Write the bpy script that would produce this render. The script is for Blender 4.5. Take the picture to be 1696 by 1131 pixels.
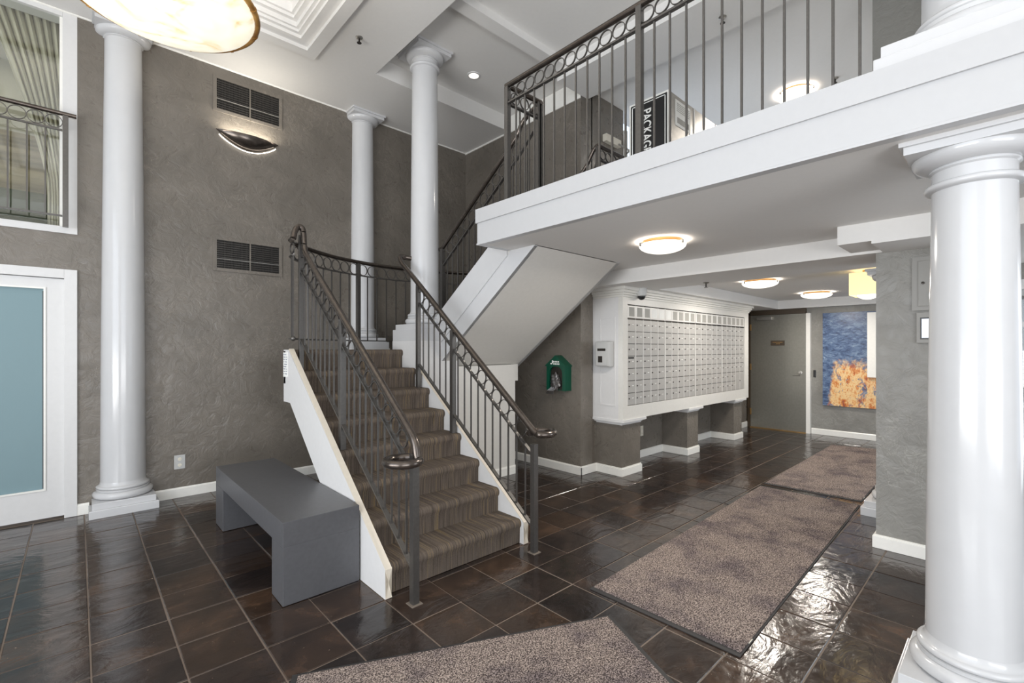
import bpy, bmesh, math, random
from mathutils import Vector, Matrix
random.seed(7)
PI = math.pi
S = bpy.context.scene
C = S.collection
for o in list(bpy.data.objects): bpy.data.objects.remove(o)

# ------------------------------------------------------------------ camera, sky, lights, exposure
FPX, HY = 774.0, 577.0
TH = math.atan2(832.0, FPX)                      # heading between the +X and +Y axes
cam_d = bpy.data.cameras.new('camera'); cam = bpy.data.objects.new('camera', cam_d); C.objects.link(cam)
cam.location = (0, 0, 1.5)
cam.rotation_euler = (PI/2, 0, TH-PI/2)
cam_d.sensor_width = 36.0; cam_d.lens = 36.0*FPX/1696.0
cam_d.shift_y = (HY-565.5)/1696.0
cam_d.clip_start = 0.05
S.camera = cam
S.view_settings.view_transform = 'Standard'; S.view_settings.look = 'None'
S.view_settings.gamma = 1; S.view_settings.use_curve_mapping = False
S.view_settings.exposure = 0.03
w = bpy.data.worlds.new('world'); S.world = w; w.use_nodes = True
w.node_tree.nodes['Background'].inputs[0].default_value = (0.72, 0.84, 1.0, 1)
w.node_tree.nodes['Background'].inputs[1].default_value = 1.5

def area(name, loc, rot, sx, sy, power, col=(1, 1, 1)):
    l = bpy.data.lights.new(name, 'AREA'); l.shape = 'RECTANGLE'; l.size = sx; l.size_y = sy
    l.energy = power; l.color = col
    o = bpy.data.objects.new(name, l); C.objects.link(o); o.location = loc; o.rotation_euler = rot
    return o
# daylight entering by the tall windows behind and beside the camera
area('daylight_rear', (-0.3, -3.35, 2.2), (PI/2, 0, 0), 3.9, 3.2, 48, (0.93, 0.96, 1.0))
area('daylight_side', (-3.35, 1.2, 2.2), (PI/2, 0, -PI/2), 4.6, 3.2, 104, (0.87, 0.93, 1.0))
area('daylight_entry', (6.3, -1.9, 1.3), (PI/2, 0, 0), 3.2, 1.9, 60, (0.88, 0.94, 1.0))

# added fill lights, tilted up to brighten the ceilings and the balcony underside
area('ceiling_fill_rear', (-0.3, -3.3, 1.0), (PI/2+math.radians(42), 0, 0), 3.8, 1.2, 105, (1.0, 0.98, 0.95))
area('ceiling_fill_side', (-3.3, 1.2, 1.0), (PI/2+math.radians(42), 0, -PI/2), 4.4, 1.2, 165, (1.0, 0.98, 0.95))

# ------------------------------------------------------------------ materials
def mat(name, col, rough=0.5, metal=0.0, spec=0.5, emis=None, estr=0.0, coat=0.0):
    m = bpy.data.materials.new(name); m.use_nodes = True
    b = m.node_tree.nodes['Principled BSDF']
    b.inputs['Base Color'].default_value = (*col, 1); b.inputs['Roughness'].default_value = rough
    b.inputs['Metallic'].default_value = metal; b.inputs['Specular IOR Level'].default_value = spec
    b.inputs['Coat Weight'].default_value = coat
    if emis: b.inputs['Emission Color'].default_value = (*emis, 1); b.inputs['Emission Strength'].default_value = estr
    return m
def N(m, t, **k):
    n = m.node_tree.nodes.new(t)
    for a, v in k.items():
        if a in n.inputs.keys(): n.inputs[a].default_value = v
        else: setattr(n, a, v)
    return n
def L(m, a, ao, b, bi): m.node_tree.links.new(a.outputs[ao], b.inputs[bi])
def BS(m): return m.node_tree.nodes['Principled BSDF']
def pos(m, scale=(1, 1, 1)):
    g = N(m, 'ShaderNodeNewGeometry'); mp = N(m, 'ShaderNodeMapping'); mp.inputs['Scale'].default_value = scale
    L(m, g, 'Position', mp, 'Vector'); return mp
def ramp(m, stops):
    r = N(m, 'ShaderNodeValToRGB'); e = r.color_ramp.elements
    while len(e) < len(stops): e.new(0.5)
    for i, (p, c) in enumerate(stops): e[i].position = p; e[i].color = (*c, 1) if len(c) == 3 else c
    return r
def mixc(m, kind='MIX', fac=0.5):
    n = N(m, 'ShaderNodeMix'); n.data_type = 'RGBA'; n.blend_type = kind; n.inputs[0].default_value = fac; return n
def noise(m, vec, sc, det=4, ro=0.5, dis=0.0):
    n = N(m, 'ShaderNodeTexNoise'); n.inputs['Scale'].default_value = sc; n.inputs['Detail'].default_value = det
    n.inputs['Roughness'].default_value = ro; n.inputs['Distortion'].default_value = dis
    L(m, vec, 0, n, 'Vector'); return n
def bump(m, src, out, strength, dist, prev=None):
    b = N(m, 'ShaderNodeBump'); b.inputs['Strength'].default_value = strength; b.inputs['Distance'].default_value = dist
    L(m, src, out, b, 'Height')
    if prev: L(m, prev, 'Normal', b, 'Normal')
    L(m, b, 'Normal', BS(m), 'Normal'); return b
def rgb(r, g, b): # srgb 0-255 -> linear
    f = lambda c: (c/255/12.92 if c/255 <= 0.04045 else ((c/255+0.055)/1.055)**2.4)
    return (f(r), f(g), f(b))

def plaster(name, dark, light, rough=0.3):
    m = mat(name, dark, rough, spec=0.5); p = pos(m)
    n1 = noise(m, p, 2.2, 5, 0.6, 0.6); r1 = ramp(m, [(0.3, dark), (0.75, light)]); L(m, n1, 0, r1, 0)
    # trowel ridges: narrow contour lines of a warped noise
    n2 = noise(m, p, 5.5, 6, 0.62, 1.3)
    a = N(m, 'ShaderNodeMath', operation='SUBTRACT'); a.inputs[1].default_value = 0.5; L(m, n2, 0, a, 0)
    b = N(m, 'ShaderNodeMath', operation='ABSOLUTE'); L(m, a, 0, b, 0)
    r2 = ramp(m, [(0.0, (1, 1, 1)), (0.022, (0, 0, 0))]); L(m, b, 0, r2, 0)
    n3 = noise(m, p, 1.7, 2, 0.5); r3 = ramp(m, [(0.46, (0, 0, 0)), (0.62, (1, 1, 1))]); L(m, n3, 0, r3, 0)
    k = N(m, 'ShaderNodeMath', operation='MULTIPLY'); L(m, r2, 0, k, 0); L(m, r3, 0, k, 1)
    mx = mixc(m, 'MIX'); kk = N(m, 'ShaderNodeMath', operation='MULTIPLY'); kk.inputs[1].default_value = 0.26
    L(m, k, 0, kk, 0); L(m, kk, 0, mx, 0); L(m, r1, 0, mx, 6)
    mx.inputs[7].default_value = (min(1, light[0]*1.9), min(1, light[1]*1.9), min(1, light[2]*1.9), 1)
    L(m, mx, 2, BS(m), 'Base Color')
    b1 = bump(m, k, 0, 0.30, 0.004)
    n4 = noise(m, p, 9, 6, 0.6, 0.8); b2 = bump(m, n4, 0, 0.55, 0.02, b1)
    rr = ramp(m, [(0.3, (rough*0.8,)*3), (0.7, (rough*1.35,)*3)]); L(m, n4, 0, rr, 0); L(m, rr, 0, BS(m), 'Roughness')
    return m
def satin(name, col, rough=0.4, amt=0.05, metal=0.0, sc=30, spec=0.5):
    m = mat(name, col, rough, metal, spec); p = pos(m); n = noise(m, p, sc, 4)
    r = ramp(m, [(0.3, tuple(c*(1-amt) for c in col)), (0.7, tuple(min(1, c*(1+amt)) for c in col))])
    L(m, n, 0, r, 0); L(m, r, 0, BS(m), 'Base Color'); bump(m, n, 0, 0.08, 0.002); return m

M = {}
M['taupe'] = plaster('taupe_plaster', rgb(105, 99, 91), rgb(124, 117, 108))
M['daylitplaster'] = plaster('daylit_plaster', rgb(124, 122, 117), rgb(146, 144, 138), 0.38)  # paler copy of the taupe plaster with cold daylight put into its colour
M['white'] = satin('white_paint', rgb(218, 217, 216), 0.38, 0.015)
M['gloss'] = satin('gloss_white_paint', rgb(205, 205, 206), 0.16, 0.01, sc=12)
M['ceil'] = satin('ceiling_paint', rgb(228, 226, 223), 0.6, 0.01)
M['trim'] = satin('trim_paint', rgb(240, 238, 232), 0.3, 0.02)
M['offwhite'] = satin('offwhite_wall_paint', rgb(214, 211, 205), 0.5, 0.02)
M['cabinet'] = satin('cabinet_paint', rgb(222, 220, 214), 0.35, 0.02)
M['iron'] = satin('bronze_iron', rgb(100, 97, 94), 0.33, 0.08, 0.7, 60)
M['handrail'] = satin('rubbed_bronze', rgb(98, 90, 84), 0.25, 0.15, 0.85, 25)
M['grout'] = mat('grout', rgb(124, 110, 98), 0.7)
M['alu'] = satin('mailbox_metal', rgb(186, 184, 180), 0.45, 0.04, 0.25, 80)
M['aludark'] = mat('lock_metal', rgb(70, 66, 62), 0.4, 0.8)
M['aluedge'] = mat('mailbox_frame', rgb(228, 226, 222), 0.4, 0.1)
M['black'] = mat('black_plastic', (0.012, 0.012, 0.013), 0.35)
M['void'] = mat('dark_duct', (0.008, 0.007, 0.006), 0.9)
M['locker_gap'] = mat('shadow_gap_metal', rgb(96, 94, 90), 0.6, 0.2)  # mailbox unit backs darkened to paint the row shadow lines
M['panelgrey'] = mat('painted_panel', rgb(142, 140, 135), 0.45)
M['fascia'] = satin('fascia_paint', rgb(190, 190, 191), 0.3, 0.01)
M['cap'] = satin('cream_edge', rgb(222, 212, 196), 0.4, 0.03)
M['card'] = mat('directory_card', rgb(168, 166, 160), 0.7)
M['cardlit'] = mat('white_paper', rgb(238, 238, 234), 0.6)
M['plastic'] = mat('grey_plastic', rgb(190, 190, 188), 0.4)
M['ivory'] = mat('ivory_plastic', rgb(226, 220, 205), 0.4)
M['green'] = mat('green_plastic', rgb(3, 76, 56), 0.3)
M['bagmetal'] = mat('silver_bag', rgb(120, 118, 118), 0.3, 0.7)
M['steel'] = satin('brushed_steel', rgb(176, 172, 166), 0.35, 0.08, 0.9)
M['brass'] = mat('brass', rgb(196, 158, 104), 0.3, 0.85)
M['doorpaint'] = satin('bronze_door_paint', rgb(136, 134, 126), 0.28, 0.06, 0.45)
M['brownmetal'] = mat('dark_brown_paint', rgb(70, 58, 44), 0.45)
M['rubber'] = mat('rubber_edge', rgb(48, 46, 46), 0.6)
M['curtain'] = satin('cream_curtain', rgb(196, 190, 170), 0.8, 0.05)
M['bench'] = satin('charcoal_laminate', rgb(84, 84, 87), 0.36, 0.07, sc=40)
M['stone'] = mat('hub', rgb(120, 110, 100), 0.4)

def glass(name, tint=(0.9, 1, 0.98), rough=0.02, mixt=0.5):
    m = bpy.data.materials.new(name); m.use_nodes = True; nt = m.node_tree; nt.nodes.clear()
    o = nt.nodes.new('ShaderNodeOutputMaterial'); t = nt.nodes.new('ShaderNodeBsdfTransparent'); t.inputs[0].default_value = (*tint, 1)
    g = nt.nodes.new('ShaderNodeBsdfGlossy'); g.inputs['Roughness'].default_value = rough
    x = nt.nodes.new('ShaderNodeMixShader'); x.inputs[0].default_value = mixt
    nt.links.new(t.outputs[0], x.inputs[1]); nt.links.new(g.outputs[0], x.inputs[2]); nt.links.new(x.outputs[0], o.inputs[0])
    return m
M['glass'] = glass('window_glass', (0.93, 0.945, 0.92), 0.03, 0.10)
M['glass2'] = glass('clear_glass', (0.97, 0.99, 1), 0.02, 0.06)
m = mat('frosted_glass', rgb(128, 152, 158), 0.45, spec=0.25); M['frost'] = m

# slate tiles: colour varies per tile, cleft surface, strong polish
m = mat('slate', rgb(52, 42, 37), 0.2, spec=0.6); M['slate'] = m; p = pos(m)
oi = N(m, 'ShaderNodeObjectInfo')
n1 = noise(m, p, 4.0, 7, 0.62, 0.7)
r1 = ramp(m, [(0.25, rgb(34, 30, 29)), (0.5, rgb(52, 43, 38)), (0.70, rgb(74, 60, 51)), (0.88, rgb(106, 76, 54))]); L(m, n1, 0, r1, 0)
r2 = ramp(m, [(0.0, (0.62, 0.66, 0.74)), (0.3, (0.95, 0.95, 1.0)), (0.6, (1.1, 1.02, .95)), (0.85, (1.35, 1.18, 1.0)), (1.0, (0.8, .7, .62))]); L(m, oi, 'Random', r2, 0)
mx = mixc(m, 'MULTIPLY', 1.0); L(m, r1, 0, mx, 6); L(m, r2, 0, mx, 7)
sp = noise(m, p, 55, 2, 0.5); rs = ramp(m, [(0.74, (0, 0, 0)), (0.78, (0.55, 0.55, 0.55))]); L(m, sp, 0, rs, 0)
mx2 = mixc(m, 'MIX'); L(m, rs, 0, mx2, 0); L(m, mx, 2, mx2, 6); mx2.inputs[7].default_value = (*rgb(170, 150, 130), 1)
L(m, mx2, 2, BS(m), 'Base Color')
q = pos(m, (1.0, 1.9, 1.0))
add = N(m, 'ShaderNodeVectorMath', operation='ADD'); cmb = N(m, 'ShaderNodeCombineXYZ'); ml = N(m, 'ShaderNodeMath', operation='MULTIPLY')
ml.inputs[1].default_value = 40; L(m, oi, 'Random', ml, 0); L(m, ml, 0, cmb, 0); L(m, ml, 0, cmb, 1); L(m, q, 0, add, 0); L(m, cmb, 0, add, 1)
n2 = N(m, 'ShaderNodeTexNoise'); n2.inputs['Scale'].default_value = 2.4; n2.inputs['Detail'].default_value = 4; n2.inputs['Distortion'].default_value = 1.2
L(m, add, 0, n2, 'Vector')
bb = bump(m, n2, 0, 0.36, 0.018)
n3 = noise(m, p, 22, 5, 0.6, 0.5); bb = bump(m, n3, 0, 0.18, 0.005, bb)
rr = ramp(m, [(0.3, (0.07,)*3), (0.7, (0.22,)*3)]); L(m, n3, 0, rr, 0); L(m, rr, 0, BS(m), 'Roughness')

# striped stair carpet
m = mat('striped_carpet', rgb(80, 68, 58), 0.95, spec=0.15); M['carpet'] = m; p = pos(m, (1, 0.02, 0.02))
n1 = noise(m, p, 95, 3, 0.7); r1 = ramp(m, [(0.30, rgb(70, 62, 56)), (0.46, rgb(94, 84, 76)), (0.56, rgb(104, 94, 85)), (0.66, rgb(126, 108, 80)), (0.76, rgb(84, 75, 68))]); L(m, n1, 0, r1, 0)
p2 = pos(m); n2 = noise(m, p2, 260, 2); mx = mixc(m, 'MULTIPLY', 0.5); r2 = ramp(m, [(0.3, (0.5,)*3), (0.7, (1.25,)*3)]); L(m, n2, 0, r2, 0)
L(m, r1, 0, mx, 6); L(m, r2, 0, mx, 7); L(m, mx, 2, BS(m), 'Base Color'); bump(m, n2, 0, 0.5, 0.004)
# speckled mat pile
m = mat('mat_pile', rgb(120, 108, 100), 0.95, spec=0.1); M['pile'] = m; p = pos(m)
n1 = noise(m, p, 150, 2, 0.6); r1 = ramp(m, [(0.36, rgb(58, 52, 52)), (0.47, rgb(108, 96, 90)), (0.62, rgb(186, 170, 160))]); L(m, n1, 0, r1, 0)
n2 = noise(m, p, 3.2, 5, 0.65); r2 = ramp(m, [(0.36, (0.55, 0.55, 0.62)), (0.55, (1, 1, 1))]); L(m, n2, 0, r2, 0)
mx = mixc(m, 'MULTIPLY', 1.0); L(m, r1, 0, mx, 6); L(m, r2, 0, mx, 7); L(m, mx, 2, BS(m), 'Base Color'); bump(m, n1, 0, 0.6, 0.004)
# alabaster bowl
m = mat('alabaster', rgb(250, 240, 215), 0.4); M['alab'] = m; p = pos(m, (1, 1, 2.5))
n1 = noise(m, p, 2.6, 6, 0.5, 3.2); r1 = ramp(m, [(0.24, rgb(206, 166, 112)), (0.34, rgb(240, 220, 178)), (0.46, rgb(252, 244, 220)), (0.7, rgb(255, 251, 238))]); L(m, n1, 0, r1, 0)
L(m, r1, 0, BS(m), 'Base Color'); L(m, r1, 0, BS(m), 'Emission Color'); BS(m).inputs['Emission Strength'].default_value = 0.74
def lamp(name, col, st): return mat(name, col, 0.4, emis=col, estr=st)
M['lampwhite'] = lamp('lit_glass', (1.0, 0.93, 0.82), 1.5)
M['shade'] = lamp('lit_fabric_shade', rgb(246, 226, 170), 0.85)
M['tube'] = lamp('lit_tube', (1.0, 0.95, 0.86), 6.0)
M['screen'] = lamp('lit_screen', rgb(214, 220, 232), 0.8)
m = mat('bamboo', rgb(176, 122, 56), 0.35); M['bamboo'] = m; p = pos(m); n1 = noise(m, p, 9, 4)
r1 = ramp(m, [(0.3, rgb(140, 92, 40)), (0.7, rgb(206, 156, 84))]); L(m, n1, 0, r1, 0); L(m, r1, 0, BS(m), 'Base Color')
# abstract painting, blue above and orange below
m = mat('painting_surface', (0.1, 0.2, 0.3), 0.3); M['paint'] = m; p = pos(m)
sx = N(m, 'ShaderNodeSeparateXYZ'); g0 = N(m, 'ShaderNodeNewGeometry'); L(m, g0, 'Position', sx, 0)
nb = noise(m, pos(m, (1, 1.2, 3)), 8, 8, 0.78, 0.5); rb = ramp(m, [(0.3, rgb(22, 30, 48)), (0.46, rgb(62, 84, 122)), (0.6, rgb(112, 134, 162)), (0.7, rgb(178, 190, 200))]); L(m, nb, 0, rb, 0)
no_ = noise(m, pos(m, (1, 1.5, .9)), 6, 8, 0.78, 0.2); ro = ramp(m, [(0.30, rgb(58, 60, 84)), (0.37, rgb(176, 84, 34)), (0.44, rgb(214, 134, 62)), (0.52, rgb(238, 210, 156)), (0.60, rgb(224, 150, 76)), (0.72, rgb(110, 112, 140))]); L(m, no_, 0, ro, 0)
# mask: orange where z + noise < 1.15 and right of a slanting edge
nm = noise(m, p, 13, 7, 0.8); ms = N(m, 'ShaderNodeMath', operation='MULTIPLY_ADD'); ms.inputs[1].default_value = 0.55; L(m, nm, 0, ms, 0); L(m, sx, 2, ms, 2)
mr = ramp(m, [(0.0, (1, 1, 1)), (0.5, (1, 1, 1)), (0.56, (0, 0, 0))]); md = N(m, 'ShaderNodeMath', operation='MULTIPLY'); md.inputs[1].default_value = 0.35; L(m, ms, 0, md, 0); L(m, md, 0, mr, 0)
ed = N(m, 'ShaderNodeMath', operation='MULTIPLY_ADD'); ed.inputs[1].default_value = 0.12; L(m, sx, 2, ed, 0)
L(m, sx, 1, ed, 2); e2 = N(m, 'ShaderNodeMath', operation='MULTIPLY_ADD'); e2.inputs[1].default_value = 0.16; L(m, nm, 0, e2, 0); L(m, ed, 0, e2, 2)
er = ramp(m, [(0.0, (1, 1, 1)), (0.735, (1, 1, 1)), (0.75, (0, 0, 0))]); e3 = N(m, 'ShaderNodeMath', operation='MULTIPLY'); e3.inputs[1].default_value = 0.32; L(m, e2, 0, e3, 0); L(m, e3, 0, er, 0)
mm0 = N(m, 'ShaderNodeMath', operation='MULTIPLY'); L(m, mr, 0, mm0, 0); L(m, er, 0, mm0, 1)
nq = noise(m, pos(m, (1, 1.6, 1.1)), 4.2, 6, 0.75, 0.6); rq = ramp(m, [(0.56, (1, 1, 1)), (0.60, (0.1, 0.1, 0.1))]); L(m, nq, 0, rq, 0)
mm = N(m, 'ShaderNodeMath', operation='MULTIPLY'); L(m, mm0, 0, mm, 0); L(m, rq, 0, mm, 1)
mx = mixc(m); L(m, mm, 0, mx, 0); L(m, rb, 0, mx, 6); L(m, ro, 0, mx, 7); L(m, mx, 2, BS(m), 'Base Color'); bump(m, nb, 0, 0.3, 0.004)
# wooden boards seen through the upper window
m = mat('tan_boards', rgb(150, 128, 96), 0.6); M['boards'] = m; p = pos(m, (1, 1, 14)); n1 = noise(m, p, 1.2, 4); r1 = ramp(m, [(0.35, rgb(104, 92, 66)), (0.65, rgb(160, 146, 116))]); L(m, n1, 0, r1, 0); L(m, r1, 0, BS(m), 'Base Color')
M['olive'] = satin('olive_upholstery', rgb(78, 84, 68), 0.8, 0.1)
M['sage'] = satin('sage_wall_paint', rgb(158, 156, 142), 0.7, 0.03)
M['leaf'] = mat('leaf', rgb(64, 92, 52), 0.6)
M['pave'] = satin('pavement', rgb(150, 150, 148), 0.8, 0.1)

# ------------------------------------------------------------------ mesh helpers
W = {}
def link(name, me, m, parent=None, loc=(0, 0, 0), rot=None):
    o = bpy.data.objects.new(name, me); C.objects.link(o)
    if m is not None and not me.materials: me.materials.append(m)
    loc = Vector(loc)
    if parent: o.parent = parent; o.location = loc - W[parent]
    else: o.location = loc
    W[o] = loc.copy()
    if rot: o.rotation_euler = rot
    return o
def bm2me(name, bm, smooth=False):
    bmesh.ops.recalc_face_normals(bm, faces=bm.faces)
    me = bpy.data.meshes.new(name); bm.to_mesh(me); bm.free()
    if smooth:
        for p in me.polygons: p.use_smooth = True
        try: me.set_sharp_from_angle(angle=math.radians(40))
        except Exception: pass
    return me
def obj(name, bm, m, parent=None, smooth=False, loc=(0, 0, 0), rot=None):
    return link(name, bm2me(name, bm, smooth), m, parent, loc, rot)
def thing(name, label, cat, loc=(0, 0, 0), group=None):
    o = bpy.data.objects.new(name, None); C.objects.link(o); o.location = loc; W[o] = Vector(loc)
    o.empty_display_size = 0.1; o['label'] = label; o['category'] = cat
    if group: o['group'] = group
    return o
def tag(o, label, cat, group=None):
    o['label'] = label; o['category'] = cat
    if group: o['group'] = group
    return o
def struct(o): o['kind'] = 'structure'; return o
def bx(bm, x0, x1, y0, y1, z0, z1, bev=0.0):
    r = bmesh.ops.create_cube(bm, size=1.0)
    vs = r['verts']
    for v in vs: v.co = Vector(((x0+x1)/2+v.co.x*(x1-x0), (y0+y1)/2+v.co.y*(y1-y0), (z0+z1)/2+v.co.z*(z1-z0)))
    if bev > 0:
        es = {e for v in vs for e in v.link_edges}
        bmesh.ops.bevel(bm, geom=list(es), offset=bev, segments=2, affect='EDGES', profile=0.7)
    return bm
def box(x0, x1, y0, y1, z0, z1, bev=0.0): return bx(bmesh.new(), x0, x1, y0, y1, z0, z1, bev)
def prism(bm, pts, axis, a, b):
    """extrude a 2D outline: axis 'x': pts (y,z); 'y': pts (x,z); 'z': pts (x,y)"""
    def mk(p, t): return {'x': (t, p[0], p[1]), 'y': (p[0], t, p[1]), 'z': (p[0], p[1], t)}[axis]
    v0 = [bm.verts.new(mk(p, a)) for p in pts]; v1 = [bm.verts.new(mk(p, b)) for p in pts]
    n = len(pts); bm.faces.new(v0); bm.faces.new(v1[::-1])
    for i in range(n): bm.faces.new((v0[i], v0[(i+1) % n], v1[(i+1) % n], v1[i]))
    return bm
def pr(pts, axis, a, b): return prism(bmesh.new(), pts, axis, a, b)
def lathe(prof, seg=48, cx=0, cy=0, a0=0, a1=2*PI, bm=None):
    bm = bm or bmesh.new(); full = abs(a1-a0-2*PI) < 1e-6; n = seg if full else seg+1
    rings = []
    for r, z in prof:
        if r < 1e-6: rings.append([bm.verts.new((cx, cy, z))]); continue
        rings.append([bm.verts.new((cx+r*math.cos(a0+(a1-a0)*i/seg), cy+r*math.sin(a0+(a1-a0)*i/seg), z)) for i in range(n)])
    for A, B in zip(rings, rings[1:]):
        for i in range(seg):
            j = (i+1) % n
            if len(A) == 1 and len(B) == 1: continue
            if len(A) == 1: bm.faces.new((A[0], B[i], B[j]))
            elif len(B) == 1: bm.faces.new((A[i], A[j], B[0]))
            else: bm.faces.new((A[i], A[j], B[j], B[i]))
    return bm
def tube(pts, r, seg=12, bm=None, square=False, w=None, h=None):
    """sweep a round (or rectangular w x h, h upright) section along pts"""
    bm = bm or bmesh.new(); P = [Vector(p) for p in pts]; rings = []
    for i, p in enumerate(P):
        t = ((P[min(i+1, len(P)-1)]-p).normalized() + (p-P[max(i-1, 0)]).normalized()).normalized() if 0 < i < len(P)-1 else (P[1]-P[0] if i == 0 else P[-1]-P[-2]).normalized()
        up = Vector((0, 0, 1)) if abs(t.z) < 0.98 else Vector((0, 1, 0))
        s = t.cross(up).normalized(); u = s.cross(t).normalized()
        if w: rings.append([bm.verts.new(p+s*a*w/2+u*b*h/2) for a, b in ((1, 1), (-1, 1), (-1, -1), (1, -1))])
        else: rings.append([bm.verts.new(p+s*r*math.cos(2*PI*k/seg)+u*r*math.sin(2*PI*k/seg)) for k in range(seg)])
    n = len(rings[0])
    for A, B in zip(rings, rings[1:]):
        for k in range(n): bm.faces.new((A[k], A[(k+1) % n], B[(k+1) % n], B[k]))
    bm.faces.new(rings[0]); bm.faces.new(rings[-1][::-1]); return bm
def smooth_path(pts, it=3):
    P = [Vector(p) for p in pts]
    for _ in range(it):
        Q = [P[0]]
        for a, b in zip(P, P[1:]): Q += [a*0.75+b*0.25, a*0.25+b*0.75]
        P = Q+[P[-1]]
    return P
def text_me(body, size, ext=0.001, off=0.0):
    c = bpy.data.curves.new('lettering', 'FONT'); c.body = body; c.size = size; c.extrude = ext; c.offset = off; c.align_x = 'LEFT'
    o = bpy.data.objects.new('lettering', c); C.objects.link(o)
    dg = bpy.context.evaluated_depsgraph_get(); me = bpy.data.meshes.new_from_object(o.evaluated_get(dg))
    bpy.data.objects.remove(o); me.materials.clear(); return me

# ------------------------------------------------------------------ the room
YW = 5.74      # stuccoed wall on the left
XW = 4.37      # stuccoed wall behind the stairs
ZL = 2.365     # soffit under the balcony
ZC = 4.49      # high soffit
LAND = 1.4885
F2 = 2.61      # balcony floor
g = struct(obj('floor', box(-3.6, 10.2, -3.6, 6.0, -0.12, -0.004), M['grout']))
# slate tiles of the floor
PX, PY = 0.3237, 0.3175
cells = []
for i in range(-11, 31):
    for j in range(-12, 16):
        x0 = 0.047+i*PX; y0 = 0.648+j*PY
        if y0 > 5.73 or x0 > 9.5: continue
        cells.append((x0, y0))
def vis(c):
    x, y = c[0]+PX/2, c[1]+PY/2
    d = x*math.cos(TH)+y*math.sin(TH); l = x*math.sin(TH)-y*math.cos(TH)
    if d < 0.5: return None
    px = 848+FPX*l/d; py = HY+FPX*1.5/d
    if px < -120 or px > 1800 or py > 1250: return None
    if y > 3.45 and x > 4.3: return None
    if y > 3.2 and x > 4.6 and x < 8.4: return None
    if y > 5.6: return None
    return d
vc = sorted([(vis(c), c) for c in cells if vis(c) is not None])
near = [c for d, c in vc[:300]]; ns = set(near); rest = [c for c in cells if c not in ns]
def tile_bm(w_, h_):
    bm = bmesh.new(); b = 0.003; g_ = 0.0035
    x0, x1, y0, y1 = g_, w_-g_, g_, h_-g_
    lo = [bm.verts.new(p) for p in ((x0, y0, -0.01), (x1, y0, -0.01), (x1, y1, -0.01), (x0, y1, -0.01))]
    mi = [bm.verts.new(p) for p in ((x0, y0, -0.003), (x1, y0, -0.003), (x1, y1, -0.003), (x0, y1, -0.003))]
    hi = [bm.verts.new(p) for p in ((x0+b, y0+b, 0), (x1-b, y0+b, 0), (x1-b, y1-b, 0), (x0+b, y1-b, 0))]
    for A, B in ((lo, mi), (mi, hi)):
        for k in range(4): bm.faces.new((A[k], A[(k+1) % 4], B[(k+1) % 4], B[k]))
    bm.faces.new(hi); return bm
tme = bm2me('tile', tile_bm(PX, PY))
for x, y in near:
    t = link('tile', tme, M['slate'], g, (x, y, random.uniform(-0.0015, 0.001)), (random.uniform(-.004, .004), random.uniform(-.004, .004), 0))
bm = bmesh.new()
for x, y in rest:
    s = tile_bm(PX, PY); me_ = bpy.data.meshes.new('t'); s.to_mesh(me_); s.free()
    n0 = len(bm.verts); bm.from_mesh(me_); bm.verts.ensure_lookup_table(); dz = random.uniform(-0.0015, 0.001)
    for v in bm.verts[n0:]: v.co += Vector((x, y, dz))
    bpy.data.meshes.remove(me_)
o = obj('tile_field', bm, M['slate'], g); o['kind'] = 'stuff'

# left stuccoed wall with the glazed door below and the interior window above
bm = bmesh.new(); Y0, Y1 = YW, YW+0.16
DX0, DX1, DZ = -1.15, -0.08, 2.125     # door opening
WX0, WX1, WZ0, WZ1 = -2.6, 0.0, 2.56, 5.1
bx(bm, 0.0, 4.6, Y0, Y1, 0, 5.1); bx(bm, -0.08, 0.0, Y0, Y1, 0, WZ0)
bx(bm, DX0, -0.08, Y0, Y1, DZ, WZ0); bx(bm, -3.6, DX0, Y0, Y1, 0, WZ0)
bx(bm, -3.6, WX0, Y0, Y1, WZ0, 5.1)
struct(obj('wall_left', bm, M['taupe']))
struct(obj('wall_stair', pr([(3.50, 0), (YW, 0), (YW, 5.1), (3.50, 5.1)], 'x', XW, XW+0.22), M['taupe']))
# wall pieces behind and round the mailbox cabinet
struct(obj('wall_mailbox', box(XW+.2, 9.9, 3.515, 3.75, 0, 2.4), M['taupe']))
struct(obj('wall_upper_hall', box(XW+.2, 5.25, 3.50, 3.66, F2, 5.1), M['taupe']))
struct(obj('wall_far', box(9.50, 9.75, -3.6, 3.55, 0, 2.4), M['daylitplaster']))
# shell behind the camera with real openings for the daylight
bm = bmesh.new(); bx(bm, -3.6, -2.3, -3.6, -3.45, 0, 5.1); bx(bm, 1.7, 4.6, -3.6, -3.45, 0, 5.1); bx(bm, -2.3, 1.7, -3.6, -3.45, 0, 0.35); bx(bm, -2.3, 1.7, -3.6, -3.45, 3.85, 5.1)
bx(bm, 8.0, 10, -3.6, -3.45, 0, 5.1); bx(bm, 4.6, 8.0, -3.6, -3.45, 2.3, 5.1); bx(bm, 4.6, 8.0, -3.6, -3.45, 0, 0.3)
struct(obj('wall_back', bm, M['offwhite']))
bm = bmesh.new(); bx(bm, -3.6, -3.45, -3.6, -1.2, 0, 5.1); bx(bm, -3.6, -3.45, 3.6, 5.9, 0, 5.1); bx(bm, -3.6, -3.45, -1.2, 3.6, 0, 0.55); bx(bm, -3.6, -3.45, -1.2, 3.6, 3.85, 5.1)
struct(obj('wall_side', bm, M['offwhite']))
def window_bars(name, pts, x, y, axis):
    pass
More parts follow.
